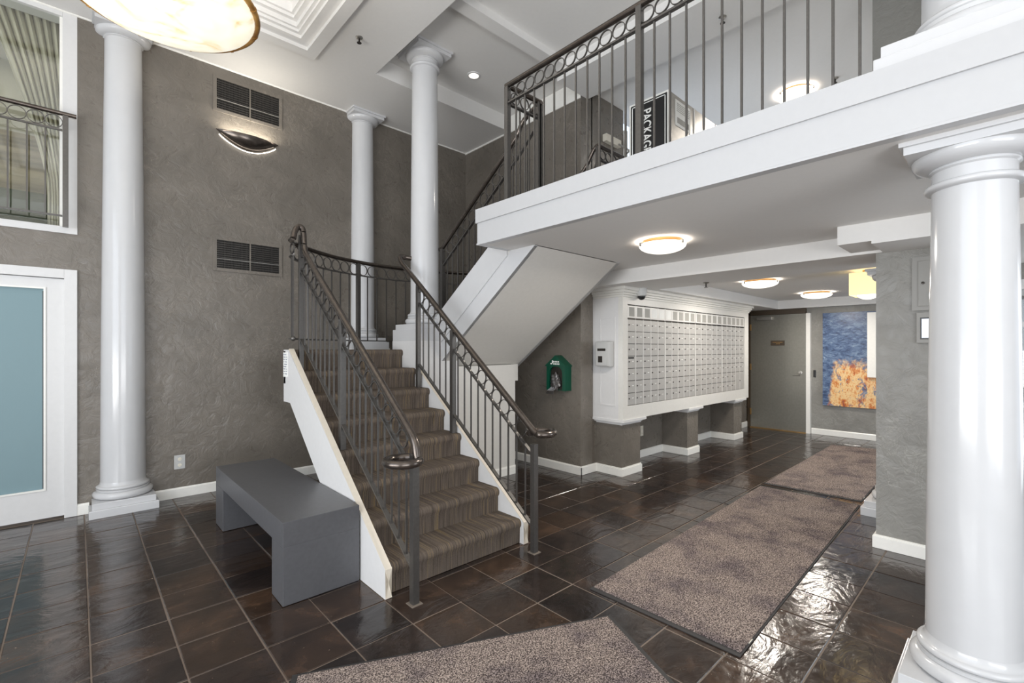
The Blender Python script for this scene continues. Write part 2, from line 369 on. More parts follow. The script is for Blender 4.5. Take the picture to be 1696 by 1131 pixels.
# ceilings
bm = bmesh.new()
CX0, CX1, CY0, CY1 = -1.35, 1.68, -1.9, 4.79     # moulded coffer over the pendant
RX0, RX1, RY0, RY1 = 2.378, 3.95, -3.4, 4.74     # recess beside the stairs
bx(bm, -3.6, CX0, -3.6, 5.9, ZC, 5.1)
bx(bm, CX0, CX1, CY1, 5.9, ZC, 5.1); bx(bm, CX0, CX1, -3.6, CY0, ZC, 5.1)
bx(bm, CX1, RX0, -3.6, 5.9, ZC, 5.1); bx(bm, RX0, 4.6, RY1, 5.9, ZC, 5.1)
bx(bm, RX0, 4.6, -3.6, RY1, 4.69, 5.1)
bx(bm, CX0, CX1, CY0, CY1, 4.98, 5.1)
struct(obj('ceiling', bm, M['ceil']))
struct(obj('ceiling_upper_hall', box(4.5, 10, -3.6, 3.7, 4.62, 5.1), M['ceil']))
struct(obj('trim_1', box(3.95, 4.5, -3.6, 3.50, 4.50, 4.72), M['ceil']))                # beam over the balcony
struct(obj('trim_2', box(RX0, 4.37, 3.36, 3.50, 4.61, 4.72), M['ceil']))                # small cross beam
struct(obj('trim_3', box(RX0, 3.95, 1.30, 1.46, 4.61, 4.72), M['ceil']))
# coffer mouldings, stepping up and in
k = 4
bm = bmesh.new()
def frame(bm, x0, x1, y0, y1, wd, z0, z1):
    bx(bm, x0, x1, y1-wd, y1, z0, z1); bx(bm, x0, x1, y0, y0+wd, z0, z1); bx(bm, x0, x0+wd, y0+wd, y1-wd, z0, z1); bx(bm, x1-wd, x1, y0+wd, y1-wd, z0, z1)
frame(bm, CX0-0.10, CX1+0.10, CY0-0.10, CY1+0.10, 0.11, ZC-0.035, ZC+0.01)
for i, (ins, zz) in enumerate([(0.00, .00), (0.035, .03), (0.06, .055), (0.10, .10), (0.125, .13), (0.20, .22), (0.24, .26), (0.27, .30), (0.38, .34), (0.42, .38), (0.46, .42)]):
    frame(bm, CX0+ins, CX1-ins, CY0+ins, CY1-ins, 0.10, ZC+zz, ZC+zz+0.12)
struct(obj('trim_4', bm, M['ceil']))
struct(obj('trim_5', pr([(YW, ZC), (YW-0.014, ZC), (YW-0.014, ZC-0.006), (YW-0.006, ZC-0.012), (YW, ZC-0.012)], 'x', -3.6, XW), M['trim']))
struct(obj('trim_6', box(XW-0.012, XW, 3.5, YW, 4.468, 4.69), M['trim']))
# baseboards
def skirting(name, pts, mt='trim', h=0.10, t=0.018):
    bm = bmesh.new()
    for (a, b) in zip(pts, pts[1:]):
        a = Vector(a); b = Vector(b); d = (b-a).normalized(); n = Vector((-d.y, d.x))   # n points to the room side
        a2 = a-d*0.0; b2 = b+d*0.0
        prof = [(0, 0), (t, 0), (t, h*0.86), (t*0.45, h), (0, h)]
        A = [bm.verts.new((a2.x+n.x*p, a2.y+n.y*p, z)) for p, z in prof]; B = [bm.verts.new((b2.x+n.x*p, b2.y+n.y*p, z)) for p, z in prof]
        bm.faces.new(A); bm.faces.new(B[::-1])
        for i in range(5): bm.faces.new((A[i], A[(i+1) % 5], B[(i+1) % 5], B[i]))
    return struct(obj(name, bm, M[mt]))
skirting('baseboard_left', [(XW, YW), (0.55, YW)]); skirting('baseboard_door_side', [(0.08, YW), (0.0, YW)])
skirting('baseboard_stair', [(XW, 3.482), (XW, YW)])
skirting('baseboard_return', [(4.66, 3.50), (XW-.018, 3.50)])
skirting('baseboard_far', [(9.50, -3.4), (9.50, 2.44)])

# low soffit under the balcony, beams
bm = bmesh.new()
prism(bm, [(2.80, -3.6), (10, -3.6), (10, 3.6), (4.60, 3.6), (4.60, 3.495), (4.365, 3.495), (4.365, 3.0), (4.04, 3.0), (4.04, 2.72), (2.80, 2.72)], 'z', ZL, 2.545)
struct(obj('ceiling_low', bm, M['ceil']))
struct(obj('trim_7', box(4.38, 5.15, -3.6, 3.50, 2.216, ZL+.01), M['ceil']))              # drop beam over cabinet end
struct(obj('trim_8', box(5.15, 9.5, 2.93, 3.52, 2.216, ZL+.01), M['ceil']))
struct(obj('trim_9', box(9.34, 9.5, -3.0, 2.93, 2.216, ZL+.01), M['ceil']))
bm = box(3.97, 4.42, -3.6, 0.86, 2.235, ZL+.01); bx(bm, 3.97, 4.42, -3.6, 0.665, 2.215, 2.235)
struct(obj('trim_10', bm, M['ceil']))

# balcony edge
bal = thing('balcony', 'white balcony edge with stepped fascia above the entrance hall', 'balcony', (2.45, 1.0, ZL))
XF, YE = 2.45, 3.06
bm = pr([(XF, -3.6), (2.80, -3.6), (2.80, YE), (XF, YE)], 'z', ZL+0.012, 2.545); obj('fascia', bm, M['fascia'], bal)
bm = pr([(XF-0.012, -3.6), (4.36, -3.6), (4.36, YE+.012), (XF-0.012, YE+.012)], 'z', 2.545, 2.660); obj('curb', bm, M['fascia'], bal)
bm = bmesh.new(); bx(bm, XF-0.006, XF+0.05, -3.6, YE+0.006, ZL-0.002, ZL+0.012, 0.003); bx(bm, XF+0.05, 2.78, YE-0.05, YE+0.006, ZL-0.002, ZL+0.012, 0.003)
obj('bead_moulding', bm, M['fascia'], bal)
obj('soffit_panel', box(XF+0.05, 2.80, -3.6, YE-0.05, ZL, ZL+0.012), M['ceil'], bal)

# ------------------------------------------------------------------ staircase
st = thing('staircase', 'white two-flight staircase with brown striped carpet and a curved landing', 'staircase', (1.95, 2.6, 0))
RUN, RISE = 0.2545, LAND/8
def step_bm(y0, y1, zb, zt, x0, x1, sgn=1, thick=None):
    """carpeted block: riser at y0, tread back to y1; sgn=-1 mirrors (climbing towards -Y)"""
    r = 0.034; n = 6; pts = [(y1, zb), (y0+0.010*sgn, zb), (y0+0.008*sgn, zt-0.07), (y0-0.006*sgn, zt-0.05)]
    for i in range(n+1):
        a = PI*0.5*i/n; pts.append((y0-0.008*sgn+(r-r*math.cos(a))*sgn, zt-r+r*math.sin(a)))
    pts.append((y1, zt)); return pr(pts, 'x', x0, x1)
for i in range(8):
    y0 = 2.59+RUN*i; y1 = y0+RUN+0.012
    if i == 7: y1 = y0+0.085
    x1 = 2.50
    bm = step_bm(y0, y1, max(0.004, RISE*(i+1)-RISE-0.03), RISE*(i+1), 1.385, x1)
    o = obj('step', bm, M['carpet'], st, smooth=True)
for i in range(6):
    y0 = 4.30-RUN*i; y1 = y0-RUN-0.012
    bm = step_bm(y0, y1, LAND+RISE*i-0.01, LAND+RISE*(i+1), 2.86, 3.98, -1)
    obj('step', bm, M['carpet'], st, smooth=True)
# stringers of the lower flight
def slo(y): return 0.176+(y-2.557)*0.776
strg = [(2.557, 0), (2.557, 0.176), (4.30, LAND), (4.43, LAND), (4.43, 1.03), (4.26, 1.03), (2.975, 0.0)]
obj('stringer', pr(strg, 'x', 1.345, 1.385), M['white'], st)
obj('stringer_cap', tube([(1.366, 2.553, 0.005), (1.366, 2.553, 0.178), (1.366, 4.29, LAND+.006)], 0, w=0.041, h=0.008), M['cap'], st)
strg2 = [(2.557, 0), (2.557, 0.165), (4.10, LAND*0.885), (4.10, 0.0)]
obj('stringer', pr(strg2, 'x', 2.50, 2.545), M['white'], st)
obj('stringer_cap', tube([(2.522, 2.553, 0.005), (2.522, 2.553, 0.168), (2.522, 4.09, 1.316)], 0, w=0.046, h=0.008), M['cap'], st)
# filling below the lower flight
obj('flight_soffit', pr([(2.99, 0.0), (4.3, 1.03), (4.3, 1.25), (2.75, 0.0)], 'x', 1.385, 2.50), M['white'], st)
# landing slab with curved edge
AC = Vector((2.68, 3.22))
def arc(R, x0, x1, n=40, z=None):
    a0 = math.acos((x0-AC.x)/R); a1 = math.acos((x1-AC.x)/R)
    P = [(AC.x+R*math.cos(a0+(a1-a0)*i/n), AC.y+R*math.sin(a0+(a1-a0)*i/n)) for i in range(n+1)]
    return P if z is None else [(p[0], p[1], z) for p in P]
land = [(4.015, 4.31), (2.56, 4.31), (2.56, 4.46), (1.385, 4.46), (1.385, 4.382), (1.345, 4.382)] + arc(1.80, 1.345, 4.015)
obj('landing', pr(land, 'z', 1.19, LAND-0.012), M['white'], st)
land2 = [(4.0, 4.31), (2.56, 4.31), (2.56, 4.46), (1.36, 4.46)] + arc(1.765, 1.362, 4.0)
obj('landing_underband', pr(land2, 'z', 1.03, 1.19), M['white'], st)
land3 = [(3.98, 4.31), (2.52, 4.31), (2.52, 4.46), (1.39, 4.46)] + arc(1.755, 1.395, 3.97)
obj('landing_carpet', pr(land3, 'z', LAND-0.012, LAND), M['carpet'], st)
obj('landing_support', pr([(1.76, 4.15), (3.86, 4.15)] + [(3.86, 4.2)] + [(p[0], p[1]-.0) for p in arc(1.70, 1.80, 3.80)][::-1], 'z', 0, 1.03), M['offwhite'], st)
o = obj('landing_wall', pr([(2.545, 0), (3.86, 0), (3.86, 1.305), (3.0, 1.305), (3.0, 1.57), (2.545, 1.57)], 'y', 4.095, 4.16), M['offwhite'], st)
obj('wall_skirting', pr([(4.095, 0), (4.077, 0), (4.077, 0.085), (4.087, 0.10), (4.095, 0.10)], 'x', 2.55, 3.878), M['trim'], st)
obj('beam_end', box(3.86, 3.93, 4.12, 4.3, 1.11, 1.31), M['offwhite'], st)
# upper flight: stringer face in two bands, plastered underside
def und(y): return 1.243+0.73*(4.261-y)
def sto(y): return 1.957+0.70*(4.0-y)
U0, U1 = 4.30, 2.73
obj('flight_underside', pr([(4.29, und(4.29)), (U1, und(U1)), (2.95, und(2.95)+0.30), (4.29, und(4.29)+0.30)], 'x', 2.80, 4.03), M['offwhite'], st)
mid = lambda y: 1.735+0.735*(3.857-y)
obj('stringer', pr([(4.29, und(4.29)), (U1, und(U1)), (U1, ZL), (3.02, ZL+.02), (3.06, mid(3.06)), (4.29, mid(4.29))], 'x', 2.795, 2.835), M['gloss'], st)
obj('stringer_band', pr([(4.29, mid(4.29)), (3.06, mid(3.06)), (3.06, sto(3.06)), (4.29, sto(4.29)), (4.29, 1.49)], 'x', 2.782, 2.86), M['gloss'], st)
obj('stringer', pr([(4.29, und(4.29)), (U1, und(U1)), (U1, F2+.05), (3.06, sto(3.06)), (4.29, sto(4.29))], 'x', 3.98, 4.03), M['gloss'], st)

# ------------------------------------------------------------------ columns
def column(label, x, y, z0, z1, rb, rt, ph, capped=True, ring=True, square=0.247, base=True, clip=None):
    t = thing('column', label, 'column', (x, y, z0)); h = square
    if base:
        bm = bmesh.new(); yy = min(y+h, clip) if clip else y+h
        bx(bm, x-h, x+h, y-h, yy, z0, z0+ph, 0.004); obj('plinth', bm, M['gloss'], t)
        zb = z0+ph; h2 = h-0.022
        yy = min(y+h2, clip) if clip else y+h2
        obj('plinth_step', bx(bmesh.new(), x-h2, x+h2, y-h2, yy, zb, zb+0.055, 0.003), M['gloss'], t)
        zb += 0.055
        prof = [(0.0, zb)]
        R = rb+0.055
        for i in range(9): a = -PI/2+PI*i/8; prof.append((R-0.032+0.032*math.cos(a), zb+0.032+0.032*math.sin(a)))
        prof += [(rb+0.028, zb+0.066), (rb+0.030, zb+0.082)]
        for i in range(7): a = -PI/2+PI*i/6; prof.append((rb+0.016+0.014*math.cos(a), zb+0.098+0.014*math.sin(a)))
        prof += [(rb+0.012, zb+0.114), (rb+0.004, zb+0.125), (rb, zb+0.145), (0, zb+0.145)]
        obj('base_moulding', lathe(prof, 64, x, y), M['gloss'], t, True); zs = zb+0.14
    else: zs = z0
    top = z1
    if capped:
        ha = rt+0.085
        yy = min(y+ha, clip) if clip else y+ha
        bm = bx(bmesh.new(), x-ha, x+ha, y-ha, yy, z1-0.022, z1, 0.002); yy = min(y+ha-.015, clip) if clip else y+ha-.015
        bx(bm, x-ha+.015, x+ha-.015, y-ha+.015, yy, z1-0.055, z1-0.022, 0.002)
        obj('abacus', bm, M['gloss'], t)
        zc = z1-0.055
        prof = [(0, zc), (rt+0.066, zc)]
        for i in range(7): a = PI/2*i/6; prof.append((rt+0.006+0.060*math.cos(a), zc-0.004-0.045*math.sin(a)))
        prof += [(rt+0.010, zc-0.055), (rt+0.010, zc-0.060), (rt, zc-0.066), (rt, zc-0.115)]
        if ring:
            for i in range(7): a = PI/2-PI*i/6; prof.append((rt+0.012+0.014*math.cos(a), zc-0.129+0.014*math.sin(a)))
        prof += [(rt, zc-0.146), (rt-.002, zc-0.16), (0, zc-0.16)]
        obj('capital', lathe(prof, 64, x, y), M['gloss'], t, True); top = zc-0.15
    prof = [(0, zs)]
    for i in range(17):
        f = i/16; prof.append((rb+(rt-rb)*(f**1.4), zs+(top-zs)*f))
    prof.append((0, top)); obj('shaft', lathe(prof, 72, x, y), M['gloss'], t, True)
    return t
column('tall glossy white column beside the glazed door', 0.32, YW-.005, 0, ZC, .168, .138, .073, ring=False, clip=YW-.001)
column('white column against the plaster wall behind the curved railing', 2.695, YW-.005, 1.50, ZC, .150, .133, .08, ring=False, clip=YW-.001)
column('white column standing on the landing corner at the top of the lower flight', 2.75, 4.34, 1.58, 4.69, .152, .134, .12)
column('thick white column at the right carrying the balcony edge', 2.76, .118, 0, ZL+.004, .152, .132, .075, square=.24)
column('white column standing on the balcony at the upper right', 2.76, .118, 2.660, 4.69, .165, .140, .06, square=.29)
column('white column mostly hidden behind the plaster pillar', 5.42, .70, 0, 2.215, .150, .135, .075)
# pedestals
t = thing('pedestal', 'white square pedestal under the column on the landing', 'pedestal', (2.75, 4.34, 0))
obj('block', box(2.50, 3.00, 4.088, 4.59, 0.0, 1.58, 0.003), M['white'], t)
t = thing('pedestal', 'white pedestal against the wall behind the landing railing', 'pedestal', (2.695, 5.6, 0))
obj('block', box(2.44, 2.95, 5.48, YW-.001, 0.0, 1.50, 0.003), M['white'], t)

# ------------------------------------------------------------------ railings
RINGS = {}
def ring_me(r):
    if r in RINGS: return RINGS[r]
    bm = bmesh.new(); t = 0.0045; wdt = 0.006; n = 28; R = []
    for i in range(n):
        a = 2*PI*i/n; R.append([bm.verts.new((dx, (r+dr)*math.cos(a), (r+dr)*math.sin(a))) for dx, dr in ((-wdt, -t), (wdt, -t), (wdt, 0), (-wdt, 0))])
    for i in range(n):
        A = R[i]; B = R[(i+1) % n]
        for k_ in range(4): bm.faces.new((A[k_], A[(k_+1) % 4], B[(k_+1) % 4], B[k_]))
    RINGS[r] = bm2me('ring', bm, True); return RINGS[r]
def baluster(t, x, y, z0, z1, rz=0, s=0.0052):
    obj('baluster', box(-s, s, -s, s, z0, z1), M['iron'], t, loc=(x, y, 0), rot=(0, 0, rz))
def post(t, x, y, z0, z1, s=0.019, rz=0):
    obj('post', box(-s, s, -s, s, z0, z1, 0.002), M['iron'], t, loc=(x, y, 0), rot=(0, 0, rz))

def flight_rail(label, X, za, sl, sub, bz, bsl, y0, y1, mids, topz, toppath, curl, scr):
    t = thing('stair_railing', label, 'railing', (X, y0, 0))
    top = lambda y: za+sl*(y-y0); sb = lambda y: top(y)-sub; bot = lambda y: bz+bsl*(y-y0)
    R = 0.094; sgn = curl; lo = scr
    cxr, cyr = X+sgn*0.076, y0+0.0
    vol = []
    for i in range(0, 41):
        a = (math.radians(-32) if sgn < 0 else math.radians(212)) + sgn*math.radians(318)*i/40
        vol.append((cxr+R*math.cos(a), cyr+R*math.sin(a), lo))
    ys = vol[0][1]
    foot = smooth_path([(X, y0+0.14, top(y0+0.14)), (X, y0+0.04, top(y0+0.04)), (X, ys+0.035, max(lo+.008, top(ys+0.035)-.01)), (X+sgn*.003, ys+.012, lo+.004), vol[0]], 2)
    full = [Vector(p) for p in vol[::-1]] + foot[::-1]
    full += [Vector((X, y0+0.5, top(y0+0.5))), Vector((X, y1-0.35, top(y1-0.35)))] + smooth_path([(X, y1-0.30, top(y1-0.30))]+toppath, 3)
    obj('handrail', tube(full, 0.025, 14), M['handrail'], t, True)
    obj('subrail', tube([(X, y0+.02, sb(y0+.02)), (X, y1, sb(y1))], 0, w=0.028, h=0.011), M['iron'], t)
    obj('bottom_rail', tube([(X, y0, bot(y0)), (X, y1, bot(y1))], 0, w=0.030, h=0.012), M['iron'], t)
    post(t, X, y0, 0.0, top(y0)-0.09, 0.021); post(t, X, y1, min(8, math.floor((y1-2.59)/RUN)+1)*RISE-.002, topz, 0.019)
    for yy in mids:
        n = math.floor((yy-2.59)/RUN)+1; post(t, X, yy, RISE*n, top(yy)-0.02, 0.021)
    obj('floor_plate', box(X-.036, X+.036, y0-.036, y0+.036, 0.0, 0.005, 0.001), M['stone'], t)
    step_ = 0.0925; n = round((y1-y0)/step_); step_ = (y1-y0)/n; tilt = math.atan(sl)
    for i in range(n):
        yc = y0+step_*(i+0.5)
        r = 0.5*step_/math.cos(tilt)*1.0; zc = (top(yc)-0.0235/math.cos(tilt)+sb(yc))/2
        if i > 0: link('ring', ring_me(round(r, 4)), M['iron'], t, (X, yc, zc))
        if i > 0 and all(abs(y0+step_*i-q_) > 0.04 for q_ in mids): baluster(t, X, y0+step_*i, bot(y0+step_*i), sb(y0+step_*i))
    return t
tpL = [(1.45, 4.17, 2.305), (1.45, 4.22, 2.37), (1.45, 4.235, 2.50), (1.445, 4.25, 2.56), (1.41, 4.26, 2.565), (1.372, 4.23, 2.51), (1.352, 4.20, 2.44)]
flight_rail('dark bronze railing along the left side of the lower flight, above the bench', 1.45, .966, .757, .205, .195, .735, 2.40, 4.30, [3.42], 2.50, tpL, -1, .850)
tpR = [(2.46, 4.31, 2.375), (2.462, 4.36, 2.43), (2.48, 4.40, 2.465), (2.54, 4.42, 2.47), (2.62, 4.38, 2.46)]
flight_rail('dark bronze railing along the right side of the lower flight, before the white wall', 2.46, .888, .785, .182, .175, .74, 2.405, 4.00, [3.42], 2.13, [(2.46, 4.0, .888+.785*1.595), (2.46, 4.15, .888+.785*1.745)]+tpR, 1, .872)

# curved railing round the landing
t = thing('landing_railing', 'curved bronze railing with a ring frieze round the stair landing', 'railing', (2.68, 4.95, LAND))
RA = 1.73
xs0, xs1 = 1.42, 3.94
ap = [(1.352, 4.20), (1.362, 4.30)] + arc(RA, xs0, xs1, 48)
obj('handrail', tube([(x, y, 2.445) for x, y in ap], 0.021, 12), M['handrail'], t, True)
obj('subrail', tube([(x, y, 2.30) for x, y in ap], 0, w=0.028, h=0.012), M['iron'], t, True)
obj('bottom_rail', tube([(x, y, 1.585) for x, y in ap], 0, w=0.028, h=0.012), M['iron'], t, True)
a0 = math.acos((xs0-AC.x)/RA); a1 = math.acos((xs1-AC.x)/RA); n = int(RA*abs(a1-a0)/0.118); 
for i in range(n):
    a = a0+(a1-a0)*(i+.5)/n; link('ring', ring_me(0.0585), M['iron'], t, (AC.x+RA*math.cos(a), AC.y+RA*math.sin(a), 2.364), (0, 0, a))
    a = a0+(a1-a0)*i/n
    x, y = AC.x+RA*math.cos(a), AC.y+RA*math.sin(a)
    if i in (round(n*0.365), round(n*.74)): post(t, x, y, LAND, 2.43, 0.019, a)
    elif i > 0: baluster(t, x, y, 1.585, 2.30, a)
for q_ in ((1.356, 4.215), (1.363, 4.275)): baluster(t, q_[0], q_[1], 1.60, 2.30)
obj('end_ball', lathe([(.022*math.sin(PI*i/10), 1.585-.022*math.cos(PI*i/10)) for i in range(11)], 14, 1.356, 4.215), M['iron'], t, True)
link('ring', ring_me(0.0485), M['iron'], t, (1.358, 4.245, 2.364))
# railing of the upper flight, left side then right side
def upper_rail(label, X, y0, y1, zt0, posty, topzpost, floorz):
    t = thing('stair_railing', label, 'railing', (X, y0, LAND)); sl = 0.70
    top = lambda y: zt0+sl*(y0-y); sb = lambda y: top(y)-.20; bot = lambda y: sto(y)+.035
    pts = [Vector((X, y0+.06, top(y0)-.005)), Vector((X, y0, top(y0))), Vector((X, y1+.2, top(y1+.2)))] + smooth_path([(X, y1+.15, top(y1+.15)), (X, y1+.03, top(y1+.03)), (X, y1-.03, 3.50), (X, posty+.03, 3.57), (X, posty-.02, 3.58)], 3)
    obj('handrail', tube(pts, 0.021, 12), M['handrail'], t, True)
    obj('subrail', tube([(X, y0, sb(y0)), (X, y1, sb(y1)), (X, posty, 3.43)], 0, w=0.028, h=0.011), M['iron'], t)
    post(t, X, y0, LAND, top(y0)-.01, .021); post(t, X, posty, F2, 3.565, .019)
    n = round((y0-y1)/.0925); s_ = (y0-y1)/n
    for i in range(n):
        yc = y0-s_*(i+.5); link('ring', ring_me(0.056), M['iron'], t, (X, yc, (top(yc)-.026+sb(yc))/2))
        if i: baluster(t, X, y0-s_*i, sto(y0-s_*i)-.02, sb(y0-s_*i))
    for q_ in (0.0, .09): baluster(t, X, y1-q_, 2.64, sb(y1)+q_*.3)
    return t
upper_rail('bronze railing climbing the near side of the upper flight to the balcony', 2.87, 4.18, 2.98, 2.575, 2.74, 3.56, F2)
upper_rail('bronze railing on the far side of the upper flight, seen behind the balcony railing', 3.90, 4.20, 3.02, 2.59, 2.90, 3.56, F2)

# balcony railing along the fascia, with a short return
def level_rail(label, p0, p1, zt, zf, posts, sp=0.099, off=0, bottom=None):
    t = thing('balcony_railing', label, 'railing', (p0[0], p0[1], zf)); a = Vector(p0); b = Vector(p1); d = b-a; Ln = d.length; d.normalize()
    rz = math.atan2(d.y, d.x)-PI/2
    e = d*0.015
    obj('handrail', tube([(a.x-e.x, a.y-e.y, zt), (b.x+e.x, b.y+e.y, zt)], 0.021, 12), M['handrail'], t, True)
    obj('subrail', tube([(a.x, a.y, zt-.142), (b.x, b.y, zt-.142)], 0, w=0.028, h=0.012), M['iron'], t)
    if bottom: obj('bottom_rail', tube([(a.x, a.y, bottom), (b.x, b.y, bottom)], 0, w=0.028, h=0.012), M['iron'], t)
    n = round(Ln/sp); s_ = Ln/n
    for i in range(n+1):
        p = a+d*s_*i
        if i in posts: post(t, p.x, p.y, zf, zt-.01, .019, rz)
        elif 0 < i < n: baluster(t, p.x, p.y, bottom or zf, zt-.142, rz)
        if i < n:
            q_ = a+d*s_*(i+.5); link('ring', ring_me(0.0485), M['iron'], t, (q_.x, q_.y, zt-.0785), (0, 0, rz))
    return t
level_rail('long bronze railing with a ring frieze along the balcony edge', (2.50, 2.74), (2.50, 0.36), 3.585, 2.667, (0, 12))
level_rail('short bronze railing return beside the top of the upper flight', (2.53, 2.74), (2.85, 2.74), 3.585, 2.667, (3,))
level_rail('bronze railing section crossing the upper hall behind the balcony railing', (3.93, 2.90), (4.62, 2.90), 3.575, F2, (), bottom=2.72)

# ------------------------------------------------------------------ bench, mats
b = thing('bench', 'charcoal grey waterfall bench beside the lower stair flight', 'bench', (1.10, 3.77, 0))
obj('top', box(.87, 1.333, 2.88, 4.66, .345, .49, .003), M['bench'], b)
obj('leg', box(.87, 1.333, 2.88, 3.09, .004, .345, .003), M['bench'], b)
obj('leg', box(.87, 1.333, 4.40, 4.66, .004, .345, .003), M['bench'], b)
def floor_mat(label, q_, z=0.003):
    c = sum((Vector(p) for p in q_), Vector((0, 0)))/4; t = thing('floor_mat', label, 'mat', (c.x, c.y, 0), 'speckled brown walk-off mats')
    def off(d): return [c+(Vector(p)-c)*(1-d/((Vector(p)-c).length)) for p in q_]
    obj('rubber_border', pr([tuple(p) for p in off(0)], 'z', z-.002, z+0.003), M['rubber'], t)
    obj('pile', pr([tuple(p) for p in off(0.034)], 'z', z+0.003, z+0.009), M['pile'], t)
    A = Vector(q_[0]); B = Vector(q_[1]); u = (B-A).normalized(); v = Vector((-u.y, u.x))
    if (c-A).dot(v) < 0: v = -v
    P = A+u*0.14+v*.004; Q = P+u*.05
    obj('care_tag', pr([tuple(P), tuple(Q), tuple(Q+v*.014), tuple(P+v*.014)], 'z', z+.003, z+.0045), M['ivory'], t)
    return t
floor_mat('long speckled brown mat in the middle of the hall', [(2.351, .905), (5.47, 1.00), (5.45, 1.885), (2.337, 1.80)])
floor_mat('speckled brown mat at the far end, in front of the painting', [(5.60, 1.015), (8.76, 1.06), (8.58, 1.935), (5.575, 1.89)])
floor_mat('speckled brown mat at the front edge of the picture, set at an angle', [(1.67, 0.42), (2.19, 1.545), (.72, 2.25), (.15, 1.10)])

# ------------------------------------------------------------------ mailbox cabinet and piers
cab = thing('mailbox_cabinet', 'white panelled millwork cabinet framing the wall of mailboxes', 'cabinet', (6.5, 3.3, .64))
CX_, CX2, CY_ = 4.62, 8.37, 3.085
bm = bmesh.new()   # face frame round the mailbox opening (4.715..8.2, .825..2.02)
bx(bm, CX_, 4.715, CY_, CY_+.06, .665, 2.20); bx(bm, 8.20, CX2, CY_, CY_+.06, .665, 2.20)
bx(bm, 4.715, 8.20, CY_, CY_+.06, .665, .825); bx(bm, 4.715, 8.20, CY_, CY_+.06, 2.02, 2.20)
obj('face_frame', bm, M['cabinet'], cab)
bm = bmesh.new(); bx(bm, CX_, CX_+.05, CY_+.06, 3.53, .665, 2.20); bx(bm, CX2-.05, CX2, CY_+.06, 3.53, .665, 2.20); bx(bm, CX_+.05, CX2-.05, CY_+.06, 3.52, .665, .70); bx(bm, CX_+.05, CX2-.05, 3.30, 3.33, .70, 2.20)
obj('carcass', bm, M['white'], cab)
bm = bmesh.new()
for a_, b_, c_, d_ in ((3.185, 3.20, .82, 1.87), (3.395, 3.41, .82, 1.87)): bx(bm, CX_-.006, CX_, a_, b_, c_, d_)
bx(bm, CX_-.006, CX_, 3.20, 3.395, .82, .835); bx(bm, CX_-.006, CX_, 3.20, 3.395, 1.855, 1.87)
obj('side_panel_moulding', bm, M['white'], cab)
bm = bmesh.new()
for ex, z0, z1 in ((.012, 2.10, 2.125), (.028, 2.125, 2.15), (.045, 2.15, 2.18), (.065, 2.18, 2.216)):
    bx(bm, CX_-ex, CX2+ex, CY_-ex, 3.50, z0, z1, .003)
obj('crown_moulding', bm, M['cabinet'], cab)
t0 = struct(obj('wall_piers', box(4.655, 4.9, 3.49, 3.52, 0, .62), M['taupe']))
for k_, (x0, x1) in enumerate(((4.665, 5.06), (6.27, 6.60), (7.87, 8.20))):
    t = thing('pier', ['taupe plaster pier under the near corner of the mailbox cabinet', 'middle taupe plaster pier under the mailbox cabinet', 'far taupe plaster pier under the mailbox cabinet, nearest the brown door'][k_], 'pier', ((x0+x1)/2, 3.3, 0))
    obj('pier_body', box(x0, x1, 3.13, 3.515, 0, .615), M['taupe'], t)
    bm = bmesh.new(); bx(bm, x0-.018, x1+.018, 3.112, 3.514, .0, .086, .003); bx(bm, x0-.010, x1+.010, 3.12, 3.514, .086, .10, .003); obj('pier_skirting', bm, M['trim'], t)
    bm = bmesh.new()
    for ex, z0, z1 in ((.008, .60, .615), (.018, .615, .635), (.052, .635, .667)): bx(bm, x0-ex, x1+ex, 3.13-ex*1.1, 3.514, z0, z1, .002)
    obj('pier_cap', bm, M['white'], t)
skirting('baseboard_niche', [(6.27, 3.515), (5.08, 3.515)]); skirting('baseboard_niche_far', [(7.87, 3.515), (6.60, 3.515)]); skirting('baseboard_door_end', [(9.5, 3.515), (8.20, 3.515)])
